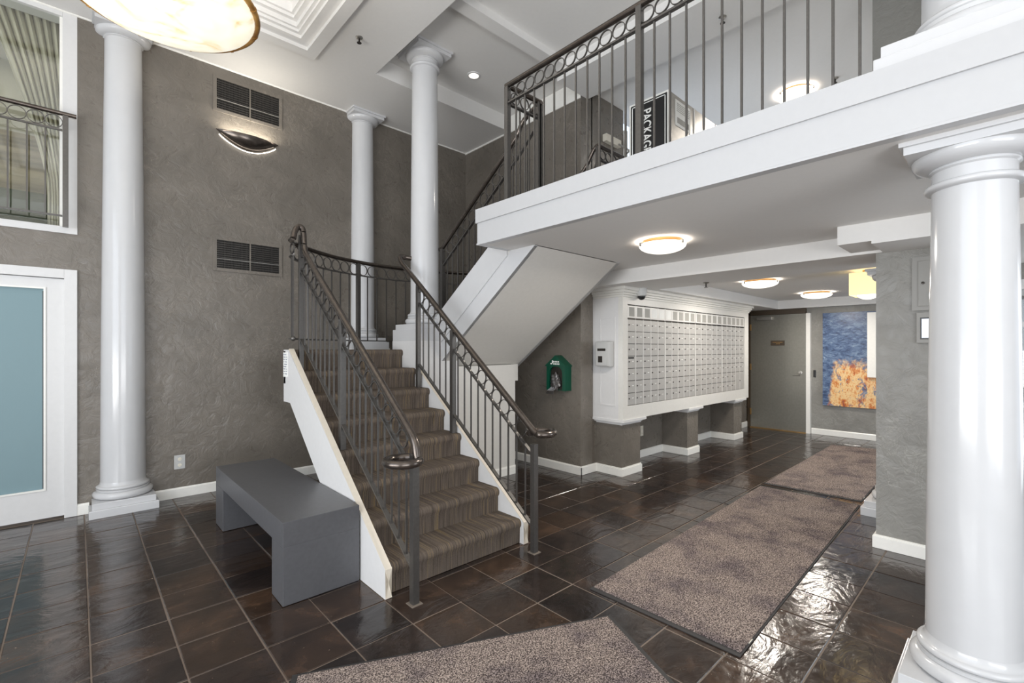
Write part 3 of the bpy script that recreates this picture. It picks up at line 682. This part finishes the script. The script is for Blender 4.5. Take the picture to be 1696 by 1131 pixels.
# mailbox units, four modules of five columns
def box_door_me(w_, h_):
    bm = bmesh.new(); bx(bm, .0055, w_-.0055, -.008, 0, .004, h_-.004, .0015); return bm2me('mailbox_door', bm)
lockm = bm2me('lock', lathe([(0, 0), (.008, 0), (.008, .006), (0, .006)], 10), True)
edges = [4.718, 5.595, 6.440, 7.328, 8.195]; rz_ = [.827, .969, 1.123, 1.266, 1.412, 1.554, 1.699, 1.844]
names = ['bank of pale metal mailboxes nearest the hand sanitizer', 'bank of pale metal mailboxes, second from the hand sanitizer', 'bank of pale metal mailboxes, third from the hand sanitizer', 'bank of pale metal mailboxes with a large parcel door, nearest the brown door']
rnd = random.Random(3)
for k_ in range(4):
    xa, xb = edges[k_], edges[k_+1]; cw = (xb-xa-.016)/5; h_ = (rz_[-1]-rz_[0])/7
    t = thing('mailbox_unit', names[k_], 'mailboxes', ((xa+xb)/2, CY_+.02, .83))
    bm = box(xa+.002, xb-.002, CY_+.0125, CY_+.10, .827, 2.014); obj('unit_frame', bm, M['locker_gap'], t)
    for c_ in range(6): obj('divider', box(xa+.008+c_*cw-.0045, xa+.008+c_*cw+.0045, CY_+.003, CY_+.0125, .829, 2.012, .001), M['aluedge'], t)
    dm = box_door_me(cw, h_)
    slot = bm2me('nameplate', box(0, .035, 0, .002, 0, .007))
    for c_ in range(5):
        x = xa+.008+c_*cw
        for r_ in range(7):
            z = rz_[0]+h_*r_
            if k_ == 3 and c_ >= 3 and r_ < 2: continue
            d = link('mailbox_door', dm, M['alu'], t, (x, CY_+.012, z))
            link('lock', lockm, M['aludark'], d, (x+cw*.18, CY_+.004, z+h_*.55), (PI/2, 0, 0))
            if rnd.random() < .8: link('nameplate', slot, M['cardlit'], d, (x+cw*.55, CY_+.0025, z+h_*.56))
        dd = obj('directory_window', box(x+.006, x+cw-.006, CY_+.004, CY_+.012, 1.862, 2.006, .002), M['aluedge'], t)
        lit = rnd.random() < .3
        obj('name_card', box(x+.03, x+cw-.03, CY_+.0015, CY_+.004, 1.88, 1.99), M['cardlit' if (k_ == 0 and c_ > 2) or (k_ == 1 and c_ == 0) else 'card'], dd)
    obj('divider_strip', box(xa+.002, xb-.002, CY_+.002, CY_+.012, 1.846, 1.858, .001), M['aludark'], t)
    if k_ == 3:
        x = xa+.008+3*cw; d = obj('parcel_door', box(x+.004, x+2*cw-.004, CY_+.004, CY_+.012, .831, rz_[0]+2*h_-.004, .0015), M['alu'], t)
        link('lock', lockm, M['aludark'], d, (x+cw, CY_+.004, .97), (PI/2, 0, 0))
    if k_ == 0:
        obj('outgoing_slot', box(xa+.02, xa+.14, CY_+.0015, CY_+.005, rz_[0]+h_*3.8, rz_[0]+h_*3.92), M['black'], t)

# ------------------------------------------------------------------ far door and painting
struct(obj('door_2', box(9.44, 9.49, 2.513, 3.44, .012, 2.12, .002), M['doorpaint']))
dr = bpy.data.objects['door_2']
bm = bmesh.new(); bx(bm, 9.435, 9.52, 3.44, 3.50, 0, 2.19); bx(bm, 9.435, 9.52, 2.513, 3.50, 2.125, 2.215); obj('door_header', bm, M['brownmetal'], dr)
obj('door_jamb', box(9.435, 9.52, 2.447, 2.51, 0, 2.125), M['trim'], dr)
obj('threshold', box(9.40, 9.5, 2.51, 3.44, 0, .012), M['brass'], dr)
for z in (.3, 1.15, 1.9): obj('hinge', box(9.425, 9.44, 3.425, 3.45, z-.06, z+.06, .002), M['brass'], dr)
obj('closer', box(9.38, 9.44, 3.05, 3.31, 2.03, 2.085, .004), M['steel'], dr)
h = obj('handle', lathe([(0, 0), (.032, 0), (.032, .012), (.014, .014), (.014, .055), (0, .055)], 20), M['steel'], dr, True, loc=(9.44, 2.60, 1.07), rot=(0, -PI/2, 0))
obj('lever', tube([(9.39, 2.60, 1.07), (9.385, 2.66, 1.07), (9.387, 2.73, 1.068)], .010, 10), M['steel'], h, True)
pl = obj('door_plaque', box(9.428, 9.44, 2.85, 3.08, 1.555, 1.645, .002), M['brownmetal'], dr)
bm = bmesh.new()
for i in range(8): bx(bm, 9.426, 9.428, 2.885+i*.021, 2.898+i*.021, 1.605, 1.62)
for i in range(3): bx(bm, 9.426, 9.428, 2.93+i*.024, 2.945+i*.024, 1.578, 1.592)
obj('plaque_lettering', bm, M['brass'], pl)
tag(obj('wall_reader', box(9.48, 9.50, 2.37, 2.41, 1.0, 1.12, .008), M['black']), 'small black oval card reader on the plaster wall beside the brown door', 'card reader')
t = thing('painting', 'unframed blue and orange abstract painting on the far plaster wall', 'painting', (9.48, 1.88, 1.3))
obj('canvas', box(9.455, 9.499, 1.42, 2.262, .52, 2.11, .002), M['paint'], t)
tag(obj('wall_strip', box(9.40, 9.45, 1.515, 1.63, 1.03, 2.085, .003), M['trim']), 'narrow white vertical board in front of the right side of the painting', 'board')

# pillar with panels
struct(obj('wall_pillar', box(4.42, 4.95, 0.02, .712, 0, 2.225), M['daylitplaster']))
bm = bmesh.new(); bx(bm, 4.400, 4.97, 0.0, .732, 0, .088, .003); bx(bm, 4.408, 4.96, 0.01, .724, .088, .10, .002); struct(obj('baseboard_pillar', bm, M['trim']))
t = thing('access_panel', 'grey steel access panel set high in the plaster pillar', 'panel', (4.41, .38, 1.95))
obj('panel_frame', box(4.405, 4.42, .22, .503, 1.77, 2.155, .002), M['panelgrey'], t); d = obj('panel_door', box(4.398, 4.405, .25, .470, 1.80, 2.125, .004), M['panelgrey'], t)
obj('lock', lathe([(0, 0), (.010, 0), (.010, .005), (.004, .006), (0, .003)], 14), M['aludark'], d, True, loc=(4.398, .442, 1.965), rot=(0, -PI/2, 0))
t = thing('intercom', 'steel framed intercom with a lit screen on the plaster pillar', 'intercom', (4.41, .38, 1.64))
obj('housing', box(4.398, 4.42, .24, .478, 1.538, 1.757, .004), M['panelgrey'], t); obj('bezel', box(4.394, 4.398, .28, .456, 1.565, 1.72, .001), M['black'], t); obj('screen', box(4.3925, 4.394, .29, .448, 1.575, 1.71), M['screen'], t)

# lamps under the balcony
DOWN_W = 24
def lamp_light(t, x, y, z, r, watt, down, col=(1, .93, .84)):
    l = bpy.data.lights.new('bulb', 'AREA'); l.shape = 'DISK'; l.size = 2*r; l.energy = watt; l.color = col
    o = bpy.data.objects.new('bulb', l); C.objects.link(o); o.parent = t; o.location = Vector((x, y, z))-W[t]; o.rotation_euler = (0 if down else PI, 0, 0)
def flush(label, x, y, z, r=.165, grp=None):
    t = thing('ceiling_light', label, 'ceiling light', (x, y, z))
    obj('rim', lathe([(0, z), (r*.88, z), (r*.88, z-.018), (r*.97, z-.028), (r*.97, z-.033), (0, z-.033)], 40, x, y), M['brass'], t, True)
    pf = [(r*1.04, z-.030)] + [(r*1.04*math.cos(PI/2*i/8), z-.036-.062*math.sin(PI/2*i/8)) for i in range(9)]
    obj('glass_bowl', lathe(pf, 40, x, y), M['lampwhite'], t, True)
    lamp_light(t, x, y, z-.112, r*.8, DOWN_W, True); lamp_light(t, x, y, z-.034, r*1.2, 2.0, False)
    for a in (.4, .4+2*PI/3, .4+4*PI/3): obj('clip', box(x+r*1.02*math.cos(a)-.01, x+r*1.02*math.cos(a)+.01, y+r*1.02*math.sin(a)-.01, y+r*1.02*math.sin(a)+.01, z-.046, z-.018, .003), M['steel'], t)
flush('lit glass bowl ceiling light under the balcony, nearest the stairs', 3.45, 1.93, ZL, .175)
flush('lit glass bowl ceiling light half hidden behind the drop beam', 6.35, 2.20, ZL, .20)
flush('lit glass bowl ceiling light in front of the brown door', 8.35, 2.08, ZL, .20)
flush('lit glass bowl ceiling light in the upper hall behind the balcony edge', 6.39, 1.81, 4.62, .19)
t = thing('shade_lamp', 'boxy cream fabric shade lamp with lit glass below, beside the pillar', 'lamp', (6.4, 1.08, 2.1))
bm = bmesh.new()
for a_ in ((6.24, 6.245, .96, 1.245), (6.535, 6.54, .96, 1.245), (6.245, 6.535, .96, .965), (6.245, 6.535, 1.24, 1.245)): bx(bm, *a_, 2.085, 2.33)
obj('fabric_shade', bm, M['shade'], t)
obj('lit_bulb_glass', lathe([(0, 2.04)]+[(.10*math.sin(PI/2*i/6), 2.10-.06*math.cos(PI/2*i/6)) for i in range(7)]+[(.10, 2.2), (0, 2.2)], 24, 6.39, 1.10), M['lampwhite'], t, True)
obj('stem', lathe([(0, 2.18), (.012, 2.18), (.012, 2.33), (.05, 2.345), (.05, ZL), (0, ZL)], 16, 6.39, 1.10), M['brass'], t, True)
# security dome, sprinklers
t = thing('dome_camera', 'white dome security camera under the drop beam above the cabinet', 'camera', (5.0, 3.06, 2.216))
X, Y, Z = 4.93, 3.03, 2.216
obj('housing', lathe([(0, Z), (.062, Z), (.064, Z-.03), (.058, Z-.085), (.05, Z-.092), (0, Z-.092)], 32, X, Y), M['plastic'], t, True)
obj('dome', lathe([(.046, Z-.09)]+[(.046*math.cos(PI/2*i/8), Z-.092-.046*math.sin(PI/2*i/8)) for i in range(9)], 24, X, Y), M['black'], t, True)
def sprinkler(label, x, y, z):
    t = thing('sprinkler', label, 'sprinkler', (x, y, z))
    obj('escutcheon', lathe([(0, z), (.034, z), (.026, z-.010), (.012, z-.014), (0, z-.014)], 20, x, y), M['steel'], t, True)
    obj('deflector', lathe([(0, z-.014), (.008, z-.014), (.008, z-.05), (.022, z-.052), (.022, z-.055), (0, z-.055)], 14, x, y), M['aludark'], t, True)
sprinkler('fire sprinkler in the high white soffit beside the moulded coffer', 1.985, 4.29, ZC)
sprinkler('fire sprinkler in the ceiling beam above the balcony', 4.28, 1.80, 4.50)
sprinkler('fire sprinkler under the drop beam near the mailboxes', 5.0, 2.28, 2.216)
sprinkler('fire sprinkler in the upper hall ceiling near the plaster corner', 6.41, 1.41, 4.62)
t = thing('recessed_downlight', 'small round recessed downlight in the high ceiling by the column', 'downlight', (3.40, 4.30, 4.69))
obj('trim_ring', lathe([(.075, 4.69), (.075, 4.682), (.058, 4.68), (.056, 4.688)], 32, 3.39, 4.30), M['white'], t, True)
obj('lens', lathe([(0, 4.684), (.057, 4.684), (.057, 4.688), (0, 4.688)], 32, 3.39, 4.30), M['lampwhite'], t, True)

# ------------------------------------------------------------------ wall things: vents, sconce, outlet
def vent(label, x0, x1, z0, z1):
    t = thing('wall_vent', label, 'vent', ((x0+x1)/2, YW, z0)); f = .035
    bm = bmesh.new(); y = YW-.012
    bx(bm, x0-f, x1+f, y, YW, z1, z1+f, .002); bx(bm, x0-f, x1+f, y, YW, z0-f, z0, .002); bx(bm, x0-f, x0, y, YW, z0, z1, .002); bx(bm, x1, x1+f, y, YW, z0, z1, .002)
    xm = (x0+x1)/2+.01; bx(bm, xm-.006, xm+.006, y, YW, z0, z1)
    obj('frame', bm, M['taupe'], t)
    obj('duct', box(x0, x1, YW-.002, YW+.002, z0, z1), M['void'], t)
    nb = 13
    for i in range(1, nb): obj('louvre', box(x0, x1, YW-.009, YW-.004, z0+(z1-z0)*i/nb-.0022, z0+(z1-z0)*i/nb+.0022), M['iron'], t)
    bm = bmesh.new()
    for i in range(1, 46): xx = x0+(x1-x0)*i/46; bx(bm, xx-.001, xx+.001, YW-.011, YW-.009, z0, z1)
    o = obj('vertical_wires', bm, M['iron'], t); o['kind'] = 'stuff'
    obj('cross_bar', box(x0, x1, YW-.013, YW-.009, z0+(z1-z0)*.32, z0+(z1-z0)*.32+.006), M['daylitplaster'], t)
vent('taupe louvred air vent high on the wall, above the metal sconce', 1.078, 1.690, 4.04, 4.355)
vent('taupe louvred air vent lower on the wall, below the metal sconce', 1.080, 1.690, 2.355, 2.65)
t = thing('wall_sconce', 'boat-shaped dark metal wall sconce with a lit rim', 'sconce', (1.37, YW, 3.76))
def boat(n, x0, x1, zt, dep, zb, th=0.0):
    bm = bmesh.new(); R = []
    for i in range(n+1):
        f = i/n; x = x0+(x1-x0)*f; s_ = math.sin(PI*f)
        w_ = dep*max(s_, .02)**.8; h_ = zb*max(s_, .02)**.9
        R.append([bm.verts.new((x, YW-.004-w_*math.sin(PI/2*k_/8), zt-h_*math.cos(PI/2*k_/8)+.02*(1-s_))) for k_ in range(9)])
    for A, B in zip(R, R[1:]):
        for k_ in range(8): bm.faces.new((A[k_], A[k_+1], B[k_+1], B[k_]))
    return bm
bm = boat(28, 1.07, 1.685, 3.80, .13, .13); obj('metal_shell', bm, M['handrail'], t, True)
obj('lit_rim', tube([(1.10+.555*i/24, YW-.006-.02*math.sin(PI*i/24), 3.770-.122*math.sin(PI*i/24)**.85) for i in range(25)], .0038, 8), M['tube'], t, True)
l = bpy.data.lights.new('sconce_light', 'AREA'); l.shape = 'RECTANGLE'; l.size = .5; l.size_y = .06; l.energy = 4; l.color = (1, .93, .8)
lo = bpy.data.objects.new('sconce_light', l); C.objects.link(lo); lo.location = (1.375, YW-.07, 3.80); lo.rotation_euler = (PI, 0, 0); lo.parent = t; lo.location = lo.location-W[t]
def outlet(label, x, y, z, m1, w_=.046):
    t = thing('outlet', label, 'outlet', (x, y, z))
    obj('cover_plate', box(x-w_, x+w_, y-.006, y, z-.07, z+.07, .003), M[m1], t)
    for dz in (-.03, .03):
        s_ = obj('socket', lathe([(0, 0), (.017, 0), (.017, .003), (0, .003)], 20), M['ivory'], t, True, loc=(x, y-.006, z+dz), rot=(PI/2, 0, 0))
        bm = bmesh.new(); bx(bm, x-.008, x-.005, y-.0105, y-.009, z+dz-.004, z+dz+.008); bx(bm, x+.005, x+.008, y-.0105, y-.009, z+dz-.004, z+dz+.008); obj('slot', bm, M['black'], s_)
outlet('white double power outlet low on the taupe wall left of the bench', .757, YW, .355, 'plastic')
outlet('ivory power outlet in the niche under the mailboxes', 5.72, 3.515, .36, 'ivory', .035)

# ------------------------------------------------------------------ left: glazed door and interior window
d1 = struct(obj('door_1', box(DX0, -.20, YW+.01, YW+.055, .02, .275), M['white']))
bm = bmesh.new(); bx(bm, -.20, -.085, YW+.01, YW+.055, .02, 2.115); bx(bm, DX0, DX0+.12, YW+.01, YW+.055, .02, 2.115); bx(bm, DX0+.12, -.20, YW+.01, YW+.055, 2.02, 2.115)
obj('door_leaf_frame', bm, M['white'], d1)
bm = bmesh.new(); bx(bm, -.215, -.20, YW, YW+.012, .275, 2.02, .002); bx(bm, DX0+.12, -.20, YW, YW+.012, .262, .277, .002); bx(bm, DX0+.12, -.20, YW, YW+.012, 2.018, 2.033, .002)
obj('glazing_bead', bm, M['trim'], d1)
obj('frosted_pane', box(DX0+.12, -.20, YW+.025, YW+.035, .275, 2.02), M['frost'], d1)
obj('blind_edge', box(-.222, -.203, YW+.0235, YW+.0255, .28, 2.0), M['black'], d1)
bm = bmesh.new(); bx(bm, -.085, -.0, YW-.022, YW+.16, 0, 2.20, .003); bx(bm, DX0-.085, DX0, YW-.022, YW+.16, 0, 2.20, .003); bx(bm, DX0, -.085, YW-.022, YW+.16, 2.12, 2.20, .003)
struct(obj('trim_11', bm, M['white']))
struct(obj('wall_room_behind_door', box(-1.4, .1, 6.9, 7.0, 0, 2.4), M['olive']))
w1 = struct(obj('window_1', box(-.095, 0.0, YW-.004, YW+.16, 2.58, 4.62), M['white']))
obj('window_sill', box(-2.6, 0.001, YW-.012, YW+.159, 2.52, 2.58, .003), M['white'], w1)
obj('window_head', box(-2.6, -.096, YW-.004, YW+.16, 4.44, 4.62), M['white'], w1)
obj('window_bead', box(-.115, -.095, YW+.02, YW+.05, 2.58, 4.46), M['trim'], w1)
obj('pane', box(-2.6, -.10, YW+.03, YW+.036, 2.58, 4.46), M['glass'], w1)
# little balcony railing before the window
t = thing('window_railing', 'bronze railing with rings in front of the upper left window', 'railing', (-.5, YW-.10, 2.6))
yR = YW-.09
obj('handrail', tube([(-1.4, yR, 3.545), (-.005, yR, 3.545)], .019, 12), M['handrail'], t, True)
obj('subrail', tube([(-1.4, yR, 3.40), (-.095, yR, 3.40)], 0, w=.028, h=.012), M['iron'], t)
obj('bottom_rail', tube([(-1.4, yR, 2.655), (-.095, yR, 2.655)], 0, w=.028, h=.012), M['iron'], t)
post(t, -.075, yR, 2.56, 3.53, .019)
for i in range(12):
    x = -.16-.11*i; link('ring', ring_me(.056), M['iron'], t, (x+.012, yR, 3.467), (0, 0, PI/2)); baluster(t, x-.04, yR, 2.655, 3.40)
# room behind the window
struct(obj('wall_room_behind', box(-3.6, 1.2, 7.6, 7.7, 2.0, 5.1), M['sage']))
struct(obj('wall_room_behind_side', box(.9, 1.0, 5.9, 7.6, 2.0, 5.1), M['sage']))
struct(obj('floor_room_behind', box(-3.6, 1.0, 5.9, 7.6, 2.40, 2.5), M['boards']))
struct(obj('ceiling_room_behind', box(-3.6, 1.0, 5.88, 7.6, 4.7, 4.8), M['ceil']))
area('room_behind_light', (-1.0, 6.8, 4.65), (0, 0, 0), 1.5, .8, 17, (1, .95, .86))
def drape(name, label, x0, x1, xt0, xt1, y, z0, z1, ztie):
    bm = bmesh.new(); n = 60; R = []
    for j in range(15):
        f = j/14; z = z0+(z1-z0)*f; k_ = max(0, (f-ztie)/(1-ztie)) if f > ztie else 0
        a = x0+(xt0-x0)*k_**1.3; b_ = x1+(xt1-x1)*k_**1.3
        R.append([bm.verts.new((a+(b_-a)*i/n, y+.035*math.sin(i*.95+f*.7), z)) for i in range(n+1)])
    for A, B in zip(R, R[1:]):
        for i in range(n): bm.faces.new((A[i], A[i+1], B[i+1], B[i]))
    o = obj(name, bm, M['curtain'], smooth=True); sm = o.modifiers.new('thick', 'SOLIDIFY'); sm.thickness = .006; tag(o, label, 'curtain'); return o
drape('curtain', 'cream tied-back curtain behind the upper left window glass', -.20, -.03, -.64, -.08, 6.02, 2.6, 4.65, .18)
tag(obj('low_screen', box(-2.6, -.02, 6.35, 6.40, 2.5, 3.52), M['boards']), 'tan slatted board screen behind the upper left window', 'screen')
tag(obj('sofa_back', box(-2.6, -.05, 6.18, 6.30, 2.5, 2.95, .03), M['olive']), 'dark olive sofa back low behind the upper left window', 'sofa')

# ------------------------------------------------------------------ pendant
t = thing('pendant_lamp', 'large lit alabaster bowl pendant with a bamboo rim', 'pendant lamp', (.40, 3.64, 3.70))
PXc, PYc, ZP, RP = .399, 3.639, 3.70, .515
pf = [(RP*.985, ZP), (RP*.97, ZP-.012)] + [(RP*.965*math.cos(PI/2*i/14), ZP-.014-.11*math.sin(PI/2*i/14)**1.1) for i in range(1, 15)]
obj('alabaster_bowl', lathe(pf, 72, PXc, PYc), M['alab'], t, True)
bm = bmesh.new(); segs = 11
for s_ in range(segs):
    a0_ = 2*PI*s_/segs; pts = [(PXc+RP*math.cos(a0_+2*PI/segs*i/12), PYc+RP*math.sin(a0_+2*PI/segs*i/12), ZP) for i in range(13)]
    obj('bamboo_rim', tube(pts, .019, 10), M['bamboo'], t, True)
    obj('bamboo_node', tube([pts[0], Vector(pts[0]).lerp(Vector(pts[1]), .5)], .0225, 10), M['bamboo'], t, True)
for k_ in range(3):
    a = .5+k_*2*PI/3; obj('suspension_rod', tube([(PXc+RP*math.cos(a), PYc+RP*math.sin(a), ZP), (PXc, PYc, 4.6)], .006, 8), M['brass'], t)
lamp_light(t, PXc, PYc, ZP-.01, .42, 16, False, (1, .95, .87))
obj('ceiling_stem', tube([(PXc, PYc, 4.55), (PXc, PYc, 4.98)], .014, 10), M['brass'], t, True)

t2 = t.copy(); C.objects.link(t2); t2.location = (.40, -.55, 3.70); t2['label'] = 'unseen copy of the alabaster bowl pendant, added behind the camera for light'  # out-of-view copy with its light, added to brighten the hall
for ch in list(t.children):
    c = ch.copy(); C.objects.link(c); c.parent = t2; c.location = ch.location
# ------------------------------------------------------------------ green bag dispenser, soap dispenser, notice
t = thing('bag_dispenser', 'green house-shaped pet bag dispenser with silver bags on the wall under the stairs', 'bag dispenser', (XW, 3.76, 1.2))
xb = XW-.115; yA, yB = 3.605, 3.955; zm = 1.285; zt = 1.40; zb = .99
k_ = XW/4.3
yA, yB = 3.645, 3.945
bm = pr([(yA, zb), (yA, zm), ((yA+yB)/2, zt), (yB, zm), (yB, zb)], 'x', xb+.03, XW); 
obj('back_body', bm, M['green'], t)
bm = bmesh.new(); bx(bm, xb, xb+.03, yA, yA+.045, zb, zm); bx(bm, xb, xb+.03, yB-.045, yB, zb, zm); 
n = 12; ym = (yA+yB)/2; rr_ = (yB-yA)/2-.045
pts = [(yA+.045, zm)]+[(ym-rr_*math.cos(PI*i/n), zm-.085+.085*math.sin(PI*i/n)) for i in range(n+1)]+[(yB-.045, zm)]
prism(bm, pts, 'x', xb, xb+.03)
obj('front_frame', bm, M['green'], t); obj('inner_panel', box(xb+.026, xb+.0305, yA+.04, yB-.04, zb+.01, zm), M['aludark'], t)
obj('roof', pr([(yA-.012, zm-.004), (yA-.012, zm+.008), (ym, zt+.016), (yB+.012, zm+.008), (yB+.012, zm-.004)], 'x', xb-.012, XW), M['green'], t)
bm = bmesh.new()
for i in range(4): bx(bm, xb-.0135, xb-.012, ym-.065+i*.026, ym-.047+i*.026, zm+.045, zm+.062)
for i in range(4): bx(bm, xb-.0135, xb-.012, ym-.07+i*.026, ym-.052+i*.026, zm+.018, zm+.036)
bx(bm, xb-.0135, xb-.012, ym+.045, ym+.075, zm+.022, zm+.036); bx(bm, xb-.0135, xb-.012, ym+.03, ym+.05, zm+.036, zm+.07)
obj('white_marking', bm, M['cardlit'], t)
bm = bmesh.new(); rn = random.Random(5)
bmesh.ops.create_icosphere(bm, subdivisions=4, radius=1)
for v in bm.verts:
    d = 1+.22*math.sin(v.co.y*7+v.co.z*5)*math.cos(v.co.z*9)
    v.co = Vector((xb+.012+v.co.x*.035*d, ym+.01+v.co.y*.075*d, 1.09+v.co.z*.105*d))
for i in range(7): tube([(xb, ym+.01+i*.013-.02, 1.03), (xb-.03, ym+.03+i*.016-.02, .985), (xb-.02, ym+.045+i*.018-.02, .945)], 0, bm=bm, w=.012, h=.004)
obj('silver_bags', bm, M['bagmetal'], t, True)
t = thing('sanitizer_dispenser', 'grey hand sanitizer dispenser on the side of the white cabinet', 'dispenser', (CX_, 3.3, 1.42))
obj('housing', box(CX_-.10, CX_-.006, 3.195, 3.415, 1.285, 1.585, .028), M['plastic'], t, True)
obj('face_shell', box(CX_-.115, CX_-.098, 3.225, 3.385, 1.30, 1.57, .007), M['plastic'], t, True)
obj('nozzle_recess', box(CX_-.117, CX_-.113, 3.245, 3.36, 1.47, 1.50, .001), M['aludark'], t)
obj('level_window', box(CX_-.117, CX_-.113, 3.29, 3.35, 1.335, 1.41, .001), M['aludark'], t)
t = thing('notice_sheet', 'white paper notice on the end of the stair landing', 'notice', (1.34, 4.40, 1.38))
nx, ny = 1.3435, 4.388
obj('sheet', box(1.341, 1.3445, 4.318, 4.428, 1.25, 1.465), M['cardlit'], t)
bm = bmesh.new()
for i in range(9):
    for j in range(5): 
        if (i*7+j*3) % 5: bx(bm, 1.3402, 1.341, 4.328+j*.019, 4.342+j*.019, 1.442-i*.021, 1.448-i*.021)
obj('printed_lines', bm, mat('blue_ink', rgb(60, 70, 110), .6), t)

# ------------------------------------------------------------------ upper hall: parcel locker with sign, wall bits
t = thing('parcel_locker', 'grey metal parcel cabinet with a black vertical sign in the upper hall', 'cabinet', (4.7, 2.4, F2))
LX = 4.10; LY0, LY1, LZ = 2.225, 2.66, 3.955
obj('cabinet_body', box(LX+.012, LX+1.55, LY0, LY1, F2, LZ-.01, .003), M['steel'], t)
obj('front_panel', box(LX, LX+.012, LY0, LY1, F2, LZ, .002), M['trim'], t)
sg = obj('sign_panel', box(LX-.004, LX, LY0+.02, LY1-.02, F2+.1, LZ-.02, .002), M['black'], t)
bm = bmesh.new()
for a_ in ((LY0+.035, LY0+.043, F2+.12, LZ-.035), (LY1-.043, LY1-.035, F2+.12, LZ-.035)): bx(bm, LX-.006, LX-.004, *a_)
bx(bm, LX-.006, LX-.004, LY0+.035, LY1-.035, LZ-.043, LZ-.035)
obj('sign_border', bm, M['cardlit'], sg)
me = text_me('PACKAGE', .135, .001, .002)
o = link('sign_lettering', me, M['cardlit'], sg, (LX-.0065, LY1-.155, LZ-.10))
# reads downwards: text +x -> -Z, text +y -> -Y (to the right seen from the hall)
o.rotation_euler = Matrix(((0, 0, -1), (0, -1, 0), (-1, 0, 0))).to_euler(); o.scale = (.72, 1, 1)
lb = obj('instruction_label', box(LX+.12, LX+.42, LY0-.003, LY0, LZ-.30, LZ-.05), M['cardlit'], t)
bm = bmesh.new()
for i in range(5): bx(bm, LX+.14, LX+.40, LY0-.004, LY0-.003, LZ-.085-i*.018, LZ-.079-i*.018)
bx(bm, LX+.15, LX+.39, LY0-.004, LY0-.003, LZ-.27, LZ-.215, .0)
obj('label_print', bm, M['card'], lb)
for xx in (LX+.50, LX+1.0): obj('seam', box(xx, xx+.012, LY0-.006, LY0, F2, LZ-.01), M['aluedge'], t)
struct(obj('door_3', box(5.25, 5.31, 3.47, 3.66, F2, 4.36), M['trim']))
struct(obj('wall_upper_pillar', box(5.0, 5.5, -.2, .83, F2, 4.62), M['daylitplaster']))
struct(obj('wall_upper_back', box(9.0, 9.1, -3.6, 3.6, F2, 4.7), M['offwhite']))
t = thing('door_closer', 'pale hydraulic door closer on the taupe wall of the upper hall', 'door closer', (4.9, 3.47, 4.1))
obj('closer_body', box(4.80, 5.12, 3.44, 3.50, 4.08, 4.17, .006), M['ivory'], t)
obj('closer_arm', tube([(5.05, 3.43, 4.10), (5.22, 3.38, 4.05), (5.27, 3.46, 4.05)], .012, 8), M['steel'], t)

# entrance glazing at the far right
w2 = struct(obj('window_2', box(7.0, 7.06, -1.6, .30, 2.10, 2.20), M['white']))
bm = bmesh.new()
for y in (-1.6, -.7, .22): bx(bm, 7.0, 7.06, y, y+.07, 0, 2.10)
for z in (0.0, .9, 1.72): bx(bm, 7.0, 7.06, -1.6, .29, z, z+.05)
obj('glazing_bars', bm, M['white'], w2); obj('pane', box(7.025, 7.03, -1.6, .29, 0, 2.1), M['glass2'], w2)
struct(obj('wall_entry', box(7.0, 7.1, -3.6, .30, 2.20, 2.37), M['daylitplaster']))
struct(obj('wall_entry_side', box(7.0, 7.1, .29, .45, 0, 2.37), M['daylitplaster']))

# phrases shared by the repeats of one kind
for c_, g_ in (('column', 'white columns of the hall'), ('ceiling light', 'glass bowl ceiling lights'), ('sprinkler', 'ceiling fire sprinklers'), ('vent', 'louvred vents on the left wall'),
               ('mailboxes', 'mailbox banks in the white cabinet'), ('pier', 'plaster piers under the mailboxes'), ('pedestal', 'white column pedestals'), ('railing', 'bronze railings with ring friezes'),
               ('outlet', 'wall power outlets'), ('pendant lamp', 'alabaster bowl pendants')):
    for o in bpy.data.objects:
        if o.parent is None and o.get('category') == c_: o['group'] = g_
